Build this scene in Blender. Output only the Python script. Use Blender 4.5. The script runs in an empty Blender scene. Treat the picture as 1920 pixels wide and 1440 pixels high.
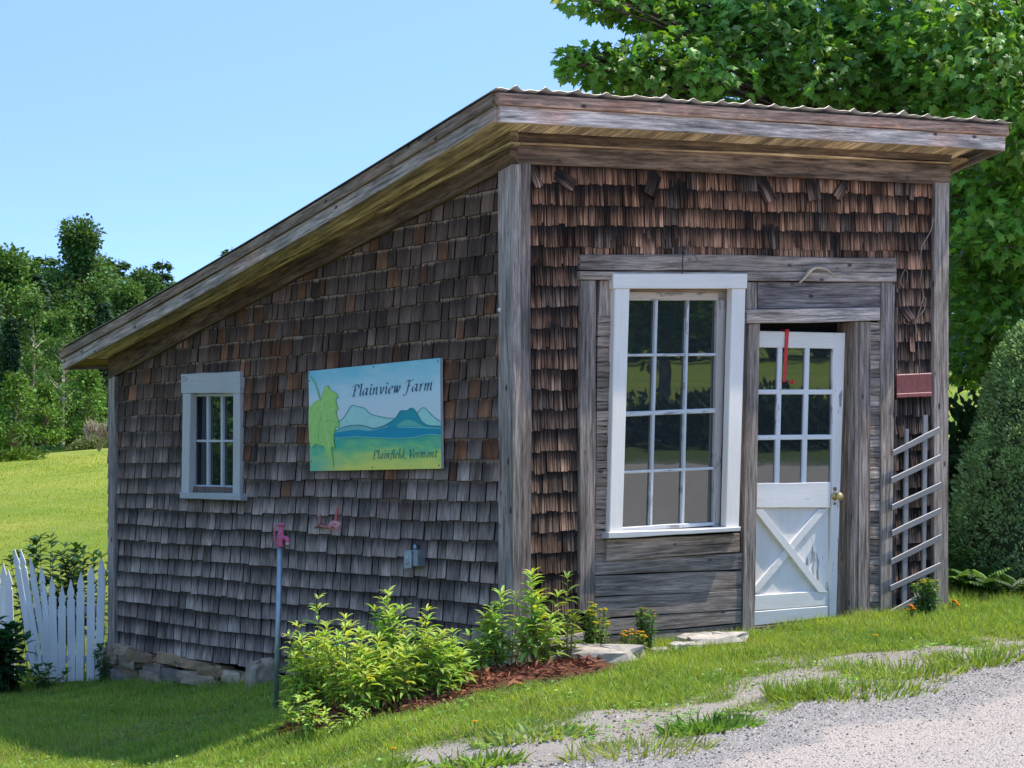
import bpy, math, random
import numpy as np
from mathutils import Vector
R = math.radians
rng = np.random.default_rng(7); random.seed(7)
scene = bpy.context.scene
COL = scene.collection

# ------------------------------------------------------------------ camera, sky, sun, exposure
FPX, EYE = 4127.0, 1.6
cd = bpy.data.cameras.new("camera"); cam = bpy.data.objects.new("camera", cd); COL.objects.link(cam)
cam.location = (0, 0, EYE); cam.rotation_euler = (R(90), 0, 0)
cd.sensor_width = 36; cd.lens = 36*FPX/1920; cd.clip_start = .05; cd.clip_end = 3000
scene.camera = cam
SUN_AZ, SUN_EL = R(17.5), R(62)          # azimuth counted from +X towards +Y
wd = bpy.data.worlds.new("World"); scene.world = wd; wd.use_nodes = True
nt = wd.node_tree; nt.nodes.clear()
wo = nt.nodes.new('ShaderNodeOutputWorld'); bg = nt.nodes.new('ShaderNodeBackground'); bg.inputs[1].default_value = .15
sk = nt.nodes.new('ShaderNodeTexSky'); sk.sky_type = 'NISHITA'; sk.sun_disc = False
sk.sun_elevation = SUN_EL; sk.sun_rotation = R(90)-SUN_AZ
sk.altitude = 1500; sk.air_density = 1.0; sk.dust_density = .1; sk.ozone_density = 3.5
tc = nt.nodes.new('ShaderNodeTexCoord'); mp = nt.nodes.new('ShaderNodeVectorMath'); mp.operation = 'MULTIPLY_ADD'
mp.inputs[1].default_value = (1, 1, 4.6); mp.inputs[2].default_value = (0, 0, .20)   # the deep blue of the zenith starts low on this clear day
nz = nt.nodes.new('ShaderNodeVectorMath'); nz.operation = 'NORMALIZE'
nt.links.new(tc.outputs['Generated'], mp.inputs[0]); nt.links.new(mp.outputs[0], nz.inputs[0])
nt.links.new(nz.outputs[0], sk.inputs[0]); nt.links.new(sk.outputs[0], bg.inputs[0]); nt.links.new(bg.outputs[0], wo.inputs[0])
sl = bpy.data.lights.new("sun", 'SUN'); sl.energy = 2.05; sl.angle = R(.5); sl.color = (1, .95, .86)
so = bpy.data.objects.new("sun", sl); COL.objects.link(so)
so.rotation_euler = Vector((math.cos(SUN_EL)*math.cos(SUN_AZ), math.cos(SUN_EL)*math.sin(SUN_AZ), math.sin(SUN_EL))).to_track_quat('Z', 'Y').to_euler()
so.location = (6, 8, 30)
vs = scene.view_settings; vs.view_transform = 'Standard'; vs.look = 'None'; vs.gamma = 1; vs.exposure = 1.6
scene.cycles.max_bounces = 6; scene.cycles.transparent_max_bounces = 6

# ------------------------------------------------------------------ mesh builder
class MB:
    def __init__(s): s.v=[]; s.n=0; s.li=[]; s.lt=[]; s.gp=[]; s.ti=[]
    def add(s, v, faces, gp=None, tint=(.5,.5,.5,1)):
        v = np.asarray(v, float).reshape(-1,3); n = len(v); s.v.append(v)
        for f in (faces if isinstance(faces, list) and len(faces) and isinstance(faces[0], np.ndarray) else [faces]):
            if isinstance(f, np.ndarray):
                s.li.append((f+s.n).ravel()); s.lt.append(np.full(len(f), f.shape[1]))
            else:
                for q in f: s.li.append(np.array(q)+s.n); s.lt.append(np.array([len(q)]))
        s.gp.append(np.zeros((n,3)) if gp is None else np.asarray(gp, float).reshape(-1,3))
        t = np.asarray(tint, float)
        if t.ndim == 1:
            t = np.append(t, 1) if len(t) == 3 else t
            t = np.tile(t, (n,1))
        elif t.shape[1] == 3: t = np.hstack([t, np.ones((len(t),1))])
        s.ti.append(t); s.n += n
    def build(s, name, mat, root=None, smooth=False):
        me = bpy.data.meshes.new(name)
        v = np.vstack(s.v); base = np.zeros(3)
        r = root
        while r is not None: base += np.array(r.location); r = r.parent
        v = v-base
        li = np.concatenate(s.li).astype(np.int32); lt = np.concatenate(s.lt).astype(np.int32)
        me.vertices.add(len(v)); me.vertices.foreach_set('co', v.ravel().astype(np.float32))
        me.loops.add(len(li)); me.loops.foreach_set('vertex_index', li)
        me.polygons.add(len(lt)); me.polygons.foreach_set('loop_start', np.concatenate([[0], np.cumsum(lt)[:-1]]).astype(np.int32))
        me.polygons.foreach_set('use_smooth', np.full(len(lt), smooth))
        a = me.attributes.new('gp', 'FLOAT_VECTOR', 'POINT'); a.data.foreach_set('vector', np.vstack(s.gp).ravel().astype(np.float32))
        a = me.attributes.new('tint', 'FLOAT_COLOR', 'POINT'); a.data.foreach_set('color', np.vstack(s.ti).ravel().astype(np.float32))
        me.update(calc_edges=True); me.validate()
        for m in (mat if isinstance(mat, (list,tuple)) else [mat]): me.materials.append(m)
        o = bpy.data.objects.new(name, me); COL.objects.link(o)
        if root is not None: o.parent = root
        return o
def tag(o, label=None, cat=None, group=None, kind=None):
    if label: o['label'] = label
    if cat: o['category'] = cat
    if group: o['group'] = group
    if kind: o['kind'] = kind
    return o
def thing(name, label, cat, loc, group=None):
    o = bpy.data.objects.new(name, None); COL.objects.link(o); o.location = tuple(map(float, loc)); o.empty_display_size = .2
    return tag(o, label, cat, group)
def part(name, root, loc=None):
    o = bpy.data.objects.new(name, None); COL.objects.link(o); o.parent = root; return o
def copy_tree(o, parent=None):
    c = o.copy(); COL.objects.link(c); c.parent = parent
    for ch in o.children: copy_tree(ch, c)
    return c

def strip(mb, LO, HI, tv, tint=(.3,.3,.3), c=.004, seed=None, across=0):
    """a board: LO/HI are the two long edges of its back face, tv its thickness"""
    LO=np.asarray(LO,float); HI=np.asarray(HI,float); tv=np.asarray(tv,float); n=len(LO)
    w=HI-LO; wl=np.linalg.norm(w,axis=1,keepdims=True)+1e-9; wn=w/wl; th=np.linalg.norm(tv); tn=tv/th
    c=min(c, th*.45, float(wl.min())*.3)
    ring=np.stack([LO, HI, HI+tv-tn*c, HI+tv-wn*c, LO+tv+wn*c, LO+tv-tn*c],1)
    seg=np.linalg.norm(np.diff((LO+HI)/2,axis=0),axis=1); L=np.concatenate([[0],np.cumsum(seg)])
    seed=random.uniform(0,500) if seed is None else seed
    wm=float(wl.mean()); ac=np.array([0,wm,wm+th,wm,0,-th])
    gp=np.stack([np.tile(ac,(n,1)), np.tile(L[:,None],(1,6)), np.full((n,6),seed)],2)
    F=[]
    fl=np.dot(np.cross(HI[0]-LO[0], LO[-1]-LO[0]), tv)>0
    for k in range(n-1):
        for j in range(6):
            q=[k*6+j, k*6+(j+1)%6, (k+1)*6+(j+1)%6, (k+1)*6+j]
            F.append(q[::-1] if fl else q)
    e=[0,1,2,3,4,5]; f=[(n-1)*6+i for i in e]
    F.append(e if fl else e[::-1]); F.append(f[::-1] if fl else f)
    mb.add(ring.reshape(-1,3), F, gp, tint)
def tube(mb, pts, rad, ns=6, tint=(.3,.3,.3), cap=True):
    pts=np.asarray(pts,float); n=len(pts); rad=np.atleast_1d(np.asarray(rad,float)); rad=np.interp(np.linspace(0,1,n),np.linspace(0,1,len(rad)),rad) if len(rad)>1 else np.full(n,rad[0])
    V=[];GP=[];L=0;sd=random.uniform(0,100); prev=None
    for i in range(n):
        d=pts[min(i+1,n-1)]-pts[max(i-1,0)]; d=d/(np.linalg.norm(d)+1e-9)
        a=np.array([0,0,1.]) if abs(d[2])<.9 else np.array([1.,0,0])
        if prev is None: s=np.cross(d,a)
        else: s=prev-d*np.dot(prev,d)
        s/=np.linalg.norm(s)+1e-9; prev=s; t=np.cross(d,s)
        if i: L+=np.linalg.norm(pts[i]-pts[i-1])
        for k in range(ns):
            an=2*math.pi*k/ns; V.append(pts[i]+rad[i]*(math.cos(an)*s+math.sin(an)*t)); GP.append((k/ns*.3,L,sd))
    F=[[i*ns+k, i*ns+(k+1)%ns, (i+1)*ns+(k+1)%ns, (i+1)*ns+k] for i in range(n-1) for k in range(ns)]
    if cap: F+= [list(range(ns))[::-1], [(n-1)*ns+k for k in range(ns)]]
    mb.add(V,F,GP,tint)
def lathe(mb, base, axis, prof, ns=16, tint=(.5,.5,.5)):
    axis=np.array(axis,float); axis/=np.linalg.norm(axis); pts=[np.array(base)+axis*h for h,r in prof]
    tube(mb, pts, [r for h,r in prof], ns, tint)
def smooth_path(P, k=8):
    P=np.asarray(P,float); 
    if len(P)<3: return np.array([P[0]+(P[-1]-P[0])*t for t in np.linspace(0,1,k)])
    Q=np.vstack([2*P[0]-P[1],P,2*P[-1]-P[-2]]); out=[]
    for i in range(1,len(Q)-2):
        for t in np.linspace(0,1,k,endpoint=(i==len(Q)-3)):
            a,b,c,d=Q[i-1],Q[i],Q[i+1],Q[i+2]
            out.append(.5*((2*b)+(-a+c)*t+(2*a-5*b+4*c-d)*t*t+(-a+3*b-3*c+d)*t**3))
    return np.array(out)

def norm(a): return a/(np.linalg.norm(a,axis=-1,keepdims=True)+1e-9)
# leaf templates: rows are (side, along, up), faces index into them
LANCE=(np.array([[0,0,0],[-.5,.35,.06],[.5,.35,.06],[0,.38,0],[-.38,.68,.0],[.38,.68,.0],[0,.7,-.06],[0,1,-.22]]),
       [np.array([[0,3,1],[0,2,3],[4,6,7],[6,5,7]]),np.array([[1,3,6,4],[3,2,5,6]])])
OUT=[(0,0),(.3,-.06),(.26,.12),(.56,.34),(.3,.4),(.36,.62),(.17,.6),(0,1)]
OUT=OUT+[(-x,y) for x,y in OUT[1:-1]][::-1]
MAPLE=(np.array([[0,.34,.05]]+[[x,y,-.12*abs(x)*2-.1*max(0,y-.5)] for x,y in OUT]),[np.array([[0,i+1,(i+1)%14+1] for i in range(14)])])
CARD=(np.array([[0,0,0],[-.5,.5,.12],[.5,.45,-.08],[0,1,-.05]]),[np.array([[0,2,3],[0,3,1]])])
BLADE=(np.array([[-.5,0,0],[.5,0,0],[-.35,.55,.10],[.35,.55,.10],[0,1,.42]]),[np.array([[0,1,3,2]]),np.array([[2,3,4]])])
def leaves(mb, pos, dirn, up, length, width, tint, tpl=LANCE):
    N=len(pos); d=norm(dirn); s=norm(np.cross(d,up)); u=np.cross(s,d)
    length=np.broadcast_to(length,(N,))[:,None,None]; width=np.broadcast_to(width,(N,))[:,None,None]
    T,FF=tpl; k=len(T)
    v=pos[:,None,:]+s[:,None,:]*T[None,:,0:1]*width+d[:,None,:]*T[None,:,1:2]*length+u[:,None,:]*T[None,:,2:3]*length
    fs=[(f[None]+np.arange(N)[:,None,None]*k).reshape(-1,f.shape[1]) for f in FF]
    gp=np.repeat(np.stack([np.zeros(N),np.zeros(N),rng.random(N)],1),k,0); gp[:,1]=np.tile(T[:,1],N)
    t=np.asarray(tint,float); t=np.tile(t,(N,1)) if t.ndim==1 else t
    mb.add(v.reshape(-1,3), fs, gp, np.repeat(t[:,:3],k,0))
def jit(col, N, a=.25, hue=.12):
    c=np.asarray(col,float)[None]*(1+a*(rng.random((N,1))*2-1))
    c=c*(1+hue*(rng.random((N,3))*2-1)); return c
def rvec(N): return norm(rng.normal(size=(N,3)))

# ------------------------------------------------------------------ materials
class NT:
    def __init__(s,name):
        s.m=bpy.data.materials.new(name); s.m.use_nodes=True; s.t=s.m.node_tree; s.t.nodes.clear()
        s.out=s.new('ShaderNodeOutputMaterial')
    def new(s,t,**k):
        n=s.t.nodes.new(t)
        for a,b in k.items(): setattr(n,a,b)
        return n
    def link(s,a,b): s.t.links.new(a,b)
    def val(s,i,x):
        if hasattr(x,'is_output'): s.link(x,i)
        else: i.default_value=x
    def math(s,op,a,b=0,c=0,clamp=False):
        n=s.new('ShaderNodeMath',operation=op,use_clamp=clamp)
        for i,x in enumerate((a,b,c)): s.val(n.inputs[i],x)
        return n.outputs[0]
    def mix(s,f,a,b,mode='MIX'):
        n=s.new('ShaderNodeMix',data_type='RGBA',blend_type=mode); s.val(n.inputs[0],f)
        for i,x in ((6,a),(7,b)): s.val(n.inputs[i], (*x,1) if isinstance(x,(tuple,list)) and len(x)==3 else x)
        return n.outputs[2]
    def rng(s,x,a,b,c=0.,d=1.):
        n=s.new('ShaderNodeMapRange'); s.val(n.inputs[0],x)
        for i,y in enumerate((a,b,c,d)): s.val(n.inputs[i+1],y)
        return n.outputs[0]
    def attr(s,name): return s.new('ShaderNodeAttribute',attribute_name=name)
    def pos(s): return s.new('ShaderNodeNewGeometry').outputs['Position']
    def scale(s,v,sc):
        n=s.new('ShaderNodeVectorMath',operation='MULTIPLY'); s.link(v,n.inputs[0]); n.inputs[1].default_value=sc; return n.outputs[0]
    def noise(s,v,scale=1,detail=4,rough=.6,dist=0):
        n=s.new('ShaderNodeTexNoise'); s.link(v,n.inputs['Vector']); n.inputs['Scale'].default_value=scale
        n.inputs['Detail'].default_value=detail; n.inputs['Roughness'].default_value=rough; n.inputs['Distortion'].default_value=dist
        return n.outputs['Fac']
    def vor(s,v,scale=1,out='Distance',feature='F1'):
        n=s.new('ShaderNodeTexVoronoi',feature=feature); s.link(v,n.inputs['Vector']); n.inputs['Scale'].default_value=scale; return n.outputs[out]
    def bump(s,h,strength=.5,dist=.01):
        n=s.new('ShaderNodeBump'); s.link(h,n.inputs['Height']); n.inputs['Strength'].default_value=strength; n.inputs['Distance'].default_value=dist
        return n.outputs[0]
    def bsdf(s,col,rough=.8,spec=.3,normal=None,metal=0.):
        b=s.new('ShaderNodeBsdfPrincipled'); s.val(b.inputs['Base Color'],(*col,1) if isinstance(col,tuple) and len(col)==3 else col)
        s.val(b.inputs['Roughness'],rough); b.inputs['Specular IOR Level'].default_value=spec; s.val(b.inputs['Metallic'],metal)
        if normal is not None: s.link(normal,b.inputs['Normal'])
        return b.outputs[0]
    def done(s,sh): s.link(sh,s.out.inputs[0]); return s.m
def wood(name, stain=.5, knots=.5, bump=.7, grain=1., warm=(.5,.36,.24), warmth=.25, lap=0., butt=0., ck_=.70, con=1.):
    n=NT(name); gp=n.attr('gp').outputs['Vector']; ti=n.attr('tint')
    n1=n.noise(n.scale(gp,(56*grain,3.0,1)),1,6,.7,.35)
    n2=n.noise(n.scale(gp,(190*grain,9,1)),1,4,.7)
    n3=n.noise(n.scale(gp,(6,1.1,1)),1,4,.6,.5)
    n4=n.noise(n.scale(gp,(2.2,1.8,.7)),1,3,.5)
    m=n.math('MULTIPLY',n.rng(n1,.34,.66,1-.68*con,1+.55*con),n.rng(n2,.3,.7,.66,1.3))
    m=n.math('MULTIPLY',m,n.rng(n3,.3,.62,1-stain,1.12))
    col=n.mix(1.,n.mix(1.,ti.outputs['Color'],(1.78,1.48,1.22),'MULTIPLY'),m,'MULTIPLY')
    col=n.mix(n.rng(n4,.48,.75,0.,warmth),col,n.mix(1.,col,tuple(x*2.3 for x in warm),'MULTIPLY'))
    if knots:
        d=n.vor(n.scale(gp,(7.5,4.2,1)),1); col=n.mix(n.rng(d,.06,.13,knots,0.),col,(.03,.024,.02))
    # drying cracks
    ck=n.noise(n.scale(gp,(70,.9,1)),1,2,.5,.2); crack=n.rng(ck,ck_,ck_+.04)
    col=n.mix(n.math('MULTIPLY',crack,.8),col,(.018,.015,.013))
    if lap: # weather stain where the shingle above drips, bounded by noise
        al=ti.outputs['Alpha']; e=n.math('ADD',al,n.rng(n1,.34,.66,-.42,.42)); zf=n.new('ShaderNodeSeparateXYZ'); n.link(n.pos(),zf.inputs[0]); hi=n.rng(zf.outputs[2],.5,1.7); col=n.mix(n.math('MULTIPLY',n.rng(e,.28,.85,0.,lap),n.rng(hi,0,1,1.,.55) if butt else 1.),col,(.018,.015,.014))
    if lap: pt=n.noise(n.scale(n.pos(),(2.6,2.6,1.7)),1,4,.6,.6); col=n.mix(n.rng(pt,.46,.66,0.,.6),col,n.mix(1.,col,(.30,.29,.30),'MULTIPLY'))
    if butt: # tan band along the top of each exposure
        al=ti.outputs['Alpha']; e=n.math('ADD',al,n.rng(n1,.2,.8,-.18,.18)); col=n.mix(n.math('MULTIPLY',n.rng(e,.84,.95,0.,butt),n.rng(hi,0,1,.15,1.)),col,(.40,.27,.18))
    h=n.math('SUBTRACT',n.math('ADD',n.math('MULTIPLY',n1,.7),n.math('MULTIPLY',n2,.35)),n.math('MULTIPLY',crack,.6))
    return n.done(n.bsdf(col,.88,.15,n.bump(h,bump,.006)))
def paint(name, peel=.5, bump=.3, thr=.62):
    n=NT(name); gp=n.attr('gp').outputs['Vector']; ti=n.attr('tint').outputs['Color']
    a=n.noise(n.scale(gp,(30,7,1)),1,6,.7,.4); b=n.noise(n.scale(gp,(3,1.6,1)),1,3,.5); g=n.noise(n.scale(gp,(120,4,1)),1,3,.6)
    s=n.math('ADD',n.math('MULTIPLY',a,.6),n.math('MULTIPLY',b,.5))
    pe=n.math('MULTIPLY',n.rng(s,thr,thr+.025),peel)
    col=n.mix(1.,ti,n.rng(b,.3,.7,.88,1.06),'MULTIPLY'); col=n.mix(1.,col,n.rng(g,.3,.7,.93,1.04),'MULTIPLY')
    wd_=n.mix(g,(.1,.095,.09),(.32,.31,.3)); col=n.mix(pe,col,wd_)
    h=n.math('ADD',n.math('MULTIPLY',g,.3),n.math('MULTIPLY',pe,-.8))
    return n.done(n.bsdf(col,n.rng(pe,0,1,.45,.9),.35,n.bump(h,bump,.004)))
def plain(name, col=None, rough=.6, metal=0., spec=.4, var=.25, sc=25, bump=.2):
    n=NT(name); p=n.pos(); c=n.attr('tint').outputs['Color'] if col is None else col
    a=n.noise(p,sc,5,.6); c=n.mix(1.,c,n.rng(a,.25,.75,1-var,1+var),'MULTIPLY')
    return n.done(n.bsdf(c,n.rng(a,.2,.8,rough-.1,rough+.1),spec,n.bump(a,bump,.005),metal))
def leafmat(name, trans=.35, rough=.5, spec=.3, tcol=(1.35,1.25,.45)):
    n=NT(name); ti=n.attr('tint').outputs['Color']; gp=n.new('ShaderNodeSeparateXYZ'); n.link(n.attr('gp').outputs['Vector'],gp.inputs[0])
    c=n.mix(1.,ti,n.rng(gp.outputs[2],0,1,.8,1.2),'MULTIPLY')
    b=n.bsdf(c,rough,spec); t=n.new('ShaderNodeBsdfTranslucent'); n.link(n.mix(1.,c,tcol,'MULTIPLY'),t.inputs[0])
    x=n.new('ShaderNodeMixShader'); x.inputs[0].default_value=trans; n.link(b,x.inputs[1]); n.link(t.outputs[0],x.inputs[2])
    return n.done(x.outputs[0])
def glassmat(name, refl=.3, dirt=.06):
    n=NT(name); p=n.pos(); a=n.noise(p,9,4,.6); b=n.noise(p,260,2,.6)
    wv=n.noise(p,3.2,2,.5)
    nb=n.bump(wv,.012,.03)
    d=n.new('ShaderNodeBsdfDiffuse'); n.link(n.mix(n.rng(b,.45,.7,0.,dirt),(.012,.016,.018),(.22,.24,.24)),d.inputs[0])
    g=n.new('ShaderNodeBsdfGlossy'); g.inputs['Roughness'].default_value=.012; g.inputs['Color'].default_value=(.95,1,.98,1); n.link(nb,g.inputs['Normal'])
    lw=n.new('ShaderNodeFresnel'); lw.inputs[0].default_value=1.5
    x=n.new('ShaderNodeMixShader'); n.link(n.math('ADD',n.math('MULTIPLY',lw.outputs[0],.9),refl,clamp=True),x.inputs[0]); n.link(d.outputs[0],x.inputs[1]); n.link(g.outputs[0],x.inputs[2])
    return n.done(x.outputs[0])
M={}
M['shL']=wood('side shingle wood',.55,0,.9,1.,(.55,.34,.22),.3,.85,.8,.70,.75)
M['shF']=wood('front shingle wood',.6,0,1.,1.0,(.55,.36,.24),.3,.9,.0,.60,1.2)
M['board']=wood('weathered board',.45,.85,.8)
M['soffit']=wood('stained soffit wood',.7,.5,.7,.8,(.56,.50,.36),.35)
M['fascia']=wood('fascia wood',.35,.9,.6,.8,(.55,.33,.25),.55)
M['white']=paint('new white paint',.0,.08)
M['oldwhite']=paint('old white paint',.85,.35,.648)
M['wornwhite']=paint('worn grey white paint',.55,.4,.655)
M['sash']=paint('peeling sash paint',.8,.4,.60)
M['picket']=paint('picket paint',.6,.25,.66)
M['glass']=glassmat('window glass',.13,.16)
M['glass2']=glassmat('side window glass',.06)
M['dark']=plain('dark inside',(.012,.011,.01),.95,0,.1)
M['metal']=plain('galvanised metal',None,.45,.75,.5,.2,18,.15)
M['castpaint']=plain('enamel over cast iron',None,.45,0,.5,.3,45,.35)
M['stone']=plain('field stone',None,.9,0,.2,.35,14,.9)
M['leaf']=leafmat('leaf')
M['mapleleaf']=leafmat('maple leaf',.42,.42,.4,(1.3,1.3,.4))
M['forestleaf']=leafmat('forest leaf',.25,.6,.2)
M['sprucetip']=leafmat('spruce tip',.4,.6,.2,(1.1,1.15,.8))
M['grass']=leafmat('grass blade',.4,.5,.25,(1.3,1.2,.5))
M['bark']=wood('bark',.6,.2,1.2,.5,(.5,.45,.4),.2)
M['petal']=leafmat('petal',.3,.6,.1,(1,1,1))
M['paintart']=plain('sign paint',None,.55,0,.3,.1,30,.05)
M['mulch']=plain('shredded bark',None,.95,0,.1,.4,60,.3)
M['pebble']=plain('pebble',None,.9,0,.2,.3,80,.3)

# ------------------------------------------------------------------ where the shed stands
TH=R(33.5); DF=np.array([math.cos(TH),math.sin(TH),0]); DL=np.array([-math.sin(TH),math.cos(TH),0]); NF=-DL; NL=-DF
YC=13.5; C0=np.array([0,YC,0]); WA,WB=3.70,6.20            # front 3.7 m wide, side 6.2 m deep
def W(a,b,z): return C0+DF*a+DL*b+np.array([0,0,z])
def F(px,py,off=0):     # a spot on the front wall (metres along, height), read off the photograph
    q=(px-960)/FPX; a=(q*(YC-DF[0]*off)-DF[1]*off)/(DF[0]-DF[1]*q); Y=YC+DF[1]*a-DF[0]*off
    return a, EYE-(py-720)*Y/FPX
def L(px,py,off=0):     # a spot on the side wall
    q=(px-960)/FPX; b=-(q*(YC-DF[1]*off)+DF[0]*off)/(DF[1]+DF[0]*q); Y=YC-DF[1]*off+DF[0]*b
    return b, EYE-(py-720)*Y/FPX
def P(pl,u,z,o): return W(u,-o,z) if pl=='F' else W(-o,u,z)
def at(px,py,D): return np.array([(px-960)*D/FPX, D, EYE-(py-720)*D/FPX])
def qboard(mb, pl, cs, o0, o1, tint, grain=None, seg=None, jt=.0015, c=.004):
    """board on a wall plane from 4 corners BL, BR, TR, TL (photo readings)"""
    f=F if pl=='F' else L
    q=np.array([f(x,y,max(o1,0)) for x,y in cs]); BL,BR,TR,TL=q
    lu=abs(BR[0]-BL[0]); lz=abs(TL[1]-BL[1])
    if grain is None: grain='u' if lu>lz else 'z'
    ln=lu if grain=='u' else lz; seg=seg or max(1,int(ln/.12)); t=np.linspace(0,1,seg+1)[:,None]
    lo,hi=(BL+(BR-BL)*t, TL+(TR-TL)*t) if grain=='u' else (BL+(TL-BL)*t, BR+(TR-BR)*t)
    k=1 if grain=='u' else 0
    w1=np.cumsum(rng.normal(0,jt,seg+1)); w2=np.cumsum(rng.normal(0,jt,seg+1))
    lo=lo.copy(); hi=hi.copy(); lo[:,k]+=w1-w1.mean(); hi[:,k]+=w2-w2.mean()
    LO=np.array([P(pl,u,z,o0) for u,z in lo]); HI=np.array([P(pl,u,z,o0) for u,z in hi])
    strip(mb, LO, HI, (NF if pl=='F' else NL)*(o1-o0), tint, c)
def fq(x0,y0,x1,y1): return [(x0,y1),(x1,y1),(x1,y0),(x0,y0)]

# ------------------------------------------------------------------ ground
def vnoise(x,y,s,seed=0):
    a=np.asarray(x)*s; b=np.asarray(y)*s
    r=np.sin(a*1.7+seed)*np.cos(b*1.3-seed*2)+.6*np.sin(a*3.1+b*2.2+seed*3)+.4*np.cos(b*5.3-a*2.9+seed)+.3*np.sin(a*7.7-b*6.1+seed*5)
    return r/2.3
XS=np.array([-400,-60,-12,-8,-5,-3.4,-2.5,-1.7,-.9,0,1.5,3.1,5,10,20,60,110,400.])
ZS=np.array([-1.3,-1.25,-1.1,-1.05,-.93,-.78,-.66,-.50,-.27,-.12,-.04,.03,.10,.33,.78,2.1,3.3,12.])
def G(x,y):
    x=np.asarray(x,float); y=np.asarray(y,float)
    z=(np.interp(x-.35,XS,ZS)+np.interp(x,XS,ZS)+np.interp(x+.35,XS,ZS))/3
    left=np.clip((1.5-x)/3,0,1); left=left*left*(3-2*left)
    z=z-left*.022*np.clip(y-12.5,0,7)
    fz=-1.0-.0178*np.clip(y-32,0,200)
    fz=fz+1.0*np.clip((x+30)/12,0,1)*np.clip((y-60)/50,0,1)
    s=np.clip((y-19)/10,0,1)*np.clip((3-x)/4,0,1); z=z*(1-s)+fz*s
    z=z+np.clip((x-3)/4,0,1)*.011*np.clip(y-20,0,200)
    z=z+.022*np.clip((1.2-x)/1.5,.25,1)*vnoise(x,y,1.7,6)*np.clip((y-9)/1.5,0,1)*(y<40)
    return z+.012*np.sin(x*3.1+y*1.3)*np.cos(y*2.3-x)+.008*np.sin(x*7.3)*np.sin(y*6.1)
EX=np.array([-30,-6,-3,-.92,.17,.72,1.45,2.08,2.79,3.4,5,10,20,40.]); EY=np.array([3,5.5,7.6,9.25,9.86,10.3,11.05,11.6,12.45,13.35,15,17,20,23.])
def edge(x,y=0): return np.interp(x,EX,EY)+.10*np.sin(np.asarray(x)*5.1)+.06*np.sin(np.asarray(x)*13+1)
def bareness(x,y):
    d=y-edge(x)                     # metres from the gravel edge into the verge
    w=np.interp(x,[-2.2,-1,.4,.9,2.5,3.1],[.7,1.75,1.45,1.65,1.75,.9])+.32*vnoise(x,y,1.5,2)+.12*vnoise(x,y,5,7)
    b=np.clip((w-d)/.55,0,1)
    patch=np.exp(-((x-2.0)/.6)**2-((y-12.95)/.25)**2)*1.1
    tuft=np.clip(vnoise(x,y,2.6,5)*2.2-.2,0,1)*.6
    b=b*np.clip((16-np.asarray(x))/2,0,1)
    return np.clip(np.maximum(b-tuft*(d>-.12),patch*np.clip(.8+vnoise(x,y,3,1),0,1)),0,1)
MUC=[at(640,1345,12.35),at(760,1330,12.5),at(880,1310,12.7),at(990,1290,12.85),at(1060,1268,13.0)]
def mulchness(x,y):
    m=np.zeros_like(np.asarray(x,float))
    for c,r in zip(MUC,(.33,.42,.42,.40,.30)): m=np.maximum(m,1.35-np.hypot((x-c[0]),(y-c[1])*1.15)/r*1.0)
    return np.clip(m+.15*vnoise(x,y,4,3),0,1)
def axis(fine, lo, hi, step, far):
    a=list(np.arange(lo,hi+1e-6,step)); s=step
    while a[-1]<far[1]: s*=1.25; a.append(a[-1]+s)
    s=step
    while a[0]>far[0]: s*=1.25; a.insert(0,a[0]-s)
    return np.array(a)
gx=axis(0,-5,5,.06,(-500,500)); gy=axis(0,7,20,.06,(-200,900))
X,Y=np.meshgrid(gx,gy); Z=G(X,Y)
inside_mul=mulchness(X,Y); Z=Z+.07*inside_mul
nx,ny=len(gx),len(gy)
idx=np.arange(nx*ny).reshape(ny,nx)
fc=np.stack([idx[:-1,:-1],idx[:-1,1:],idx[1:,1:],idx[1:,:-1]],2).reshape(-1,4)
gm=MB(); bare=bareness(X,Y)
gm.add(np.stack([X,Y,Z],2).reshape(-1,3), fc, None, np.stack([bare,inside_mul,np.maximum(np.clip((Y-20)/8,0,1),np.clip((X-17)/4,0,1)),np.ones_like(X)],2).reshape(-1,4))
n=NT('lawn and earth'); p=n.pos(); at_=n.new('ShaderNodeSeparateColor'); n.link(n.attr('tint').outputs['Color'],at_.inputs[0])
a=n.noise(p,1.1,5,.6); b=n.noise(p,30,4,.65); c=n.noise(p,.09,5,.6); s=n.noise(p,140,3,.7); l=n.noise(n.scale(p,(.5,.12,.5)),1,5,.6)
gr=n.mix(n.rng(b,.3,.7),(.06,.09,.018),(.13,.17,.04))
fd=n.mix(n.rng(l,.35,.65),(.19,.25,.03),(.29,.315,.048)); fd=n.mix(n.rng(c,.4,.7,0.,.5),fd,(.36,.32,.07)); fd=n.mix(1.,fd,n.rng(b,.25,.75,.85,1.15),'MULTIPLY'); fd=n.mix(n.rng(n.noise(n.scale(p,(.35,.05,1)),1,3,.5),.42,.6),fd,n.mix(1.,fd,(.72,.86,.7),'MULTIPLY'))
base=n.mix(at_.outputs[2],gr,fd)
du=n.mix(n.rng(s,.3,.7),(.29,.24,.19),(.56,.49,.41)); du=n.mix(n.rng(a,.4,.65,0.,.5),du,(.33,.28,.235))
base=n.mix(n.rng(n.math('ADD',at_.outputs[0],n.rng(b,.3,.7,-.25,.25)),.3,.6),base,du)
base=n.mix(n.rng(at_.outputs[1],.25,.5),base,n.mix(s,(.06,.025,.014),(.24,.10,.055)))
ground=gm.build('ground', n.done(n.bsdf(base,.95,.1,n.bump(n.math('ADD',s,n.math('MULTIPLY',b,1.5)),.8,.02))), smooth=True); tag(ground,kind='structure')

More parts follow.
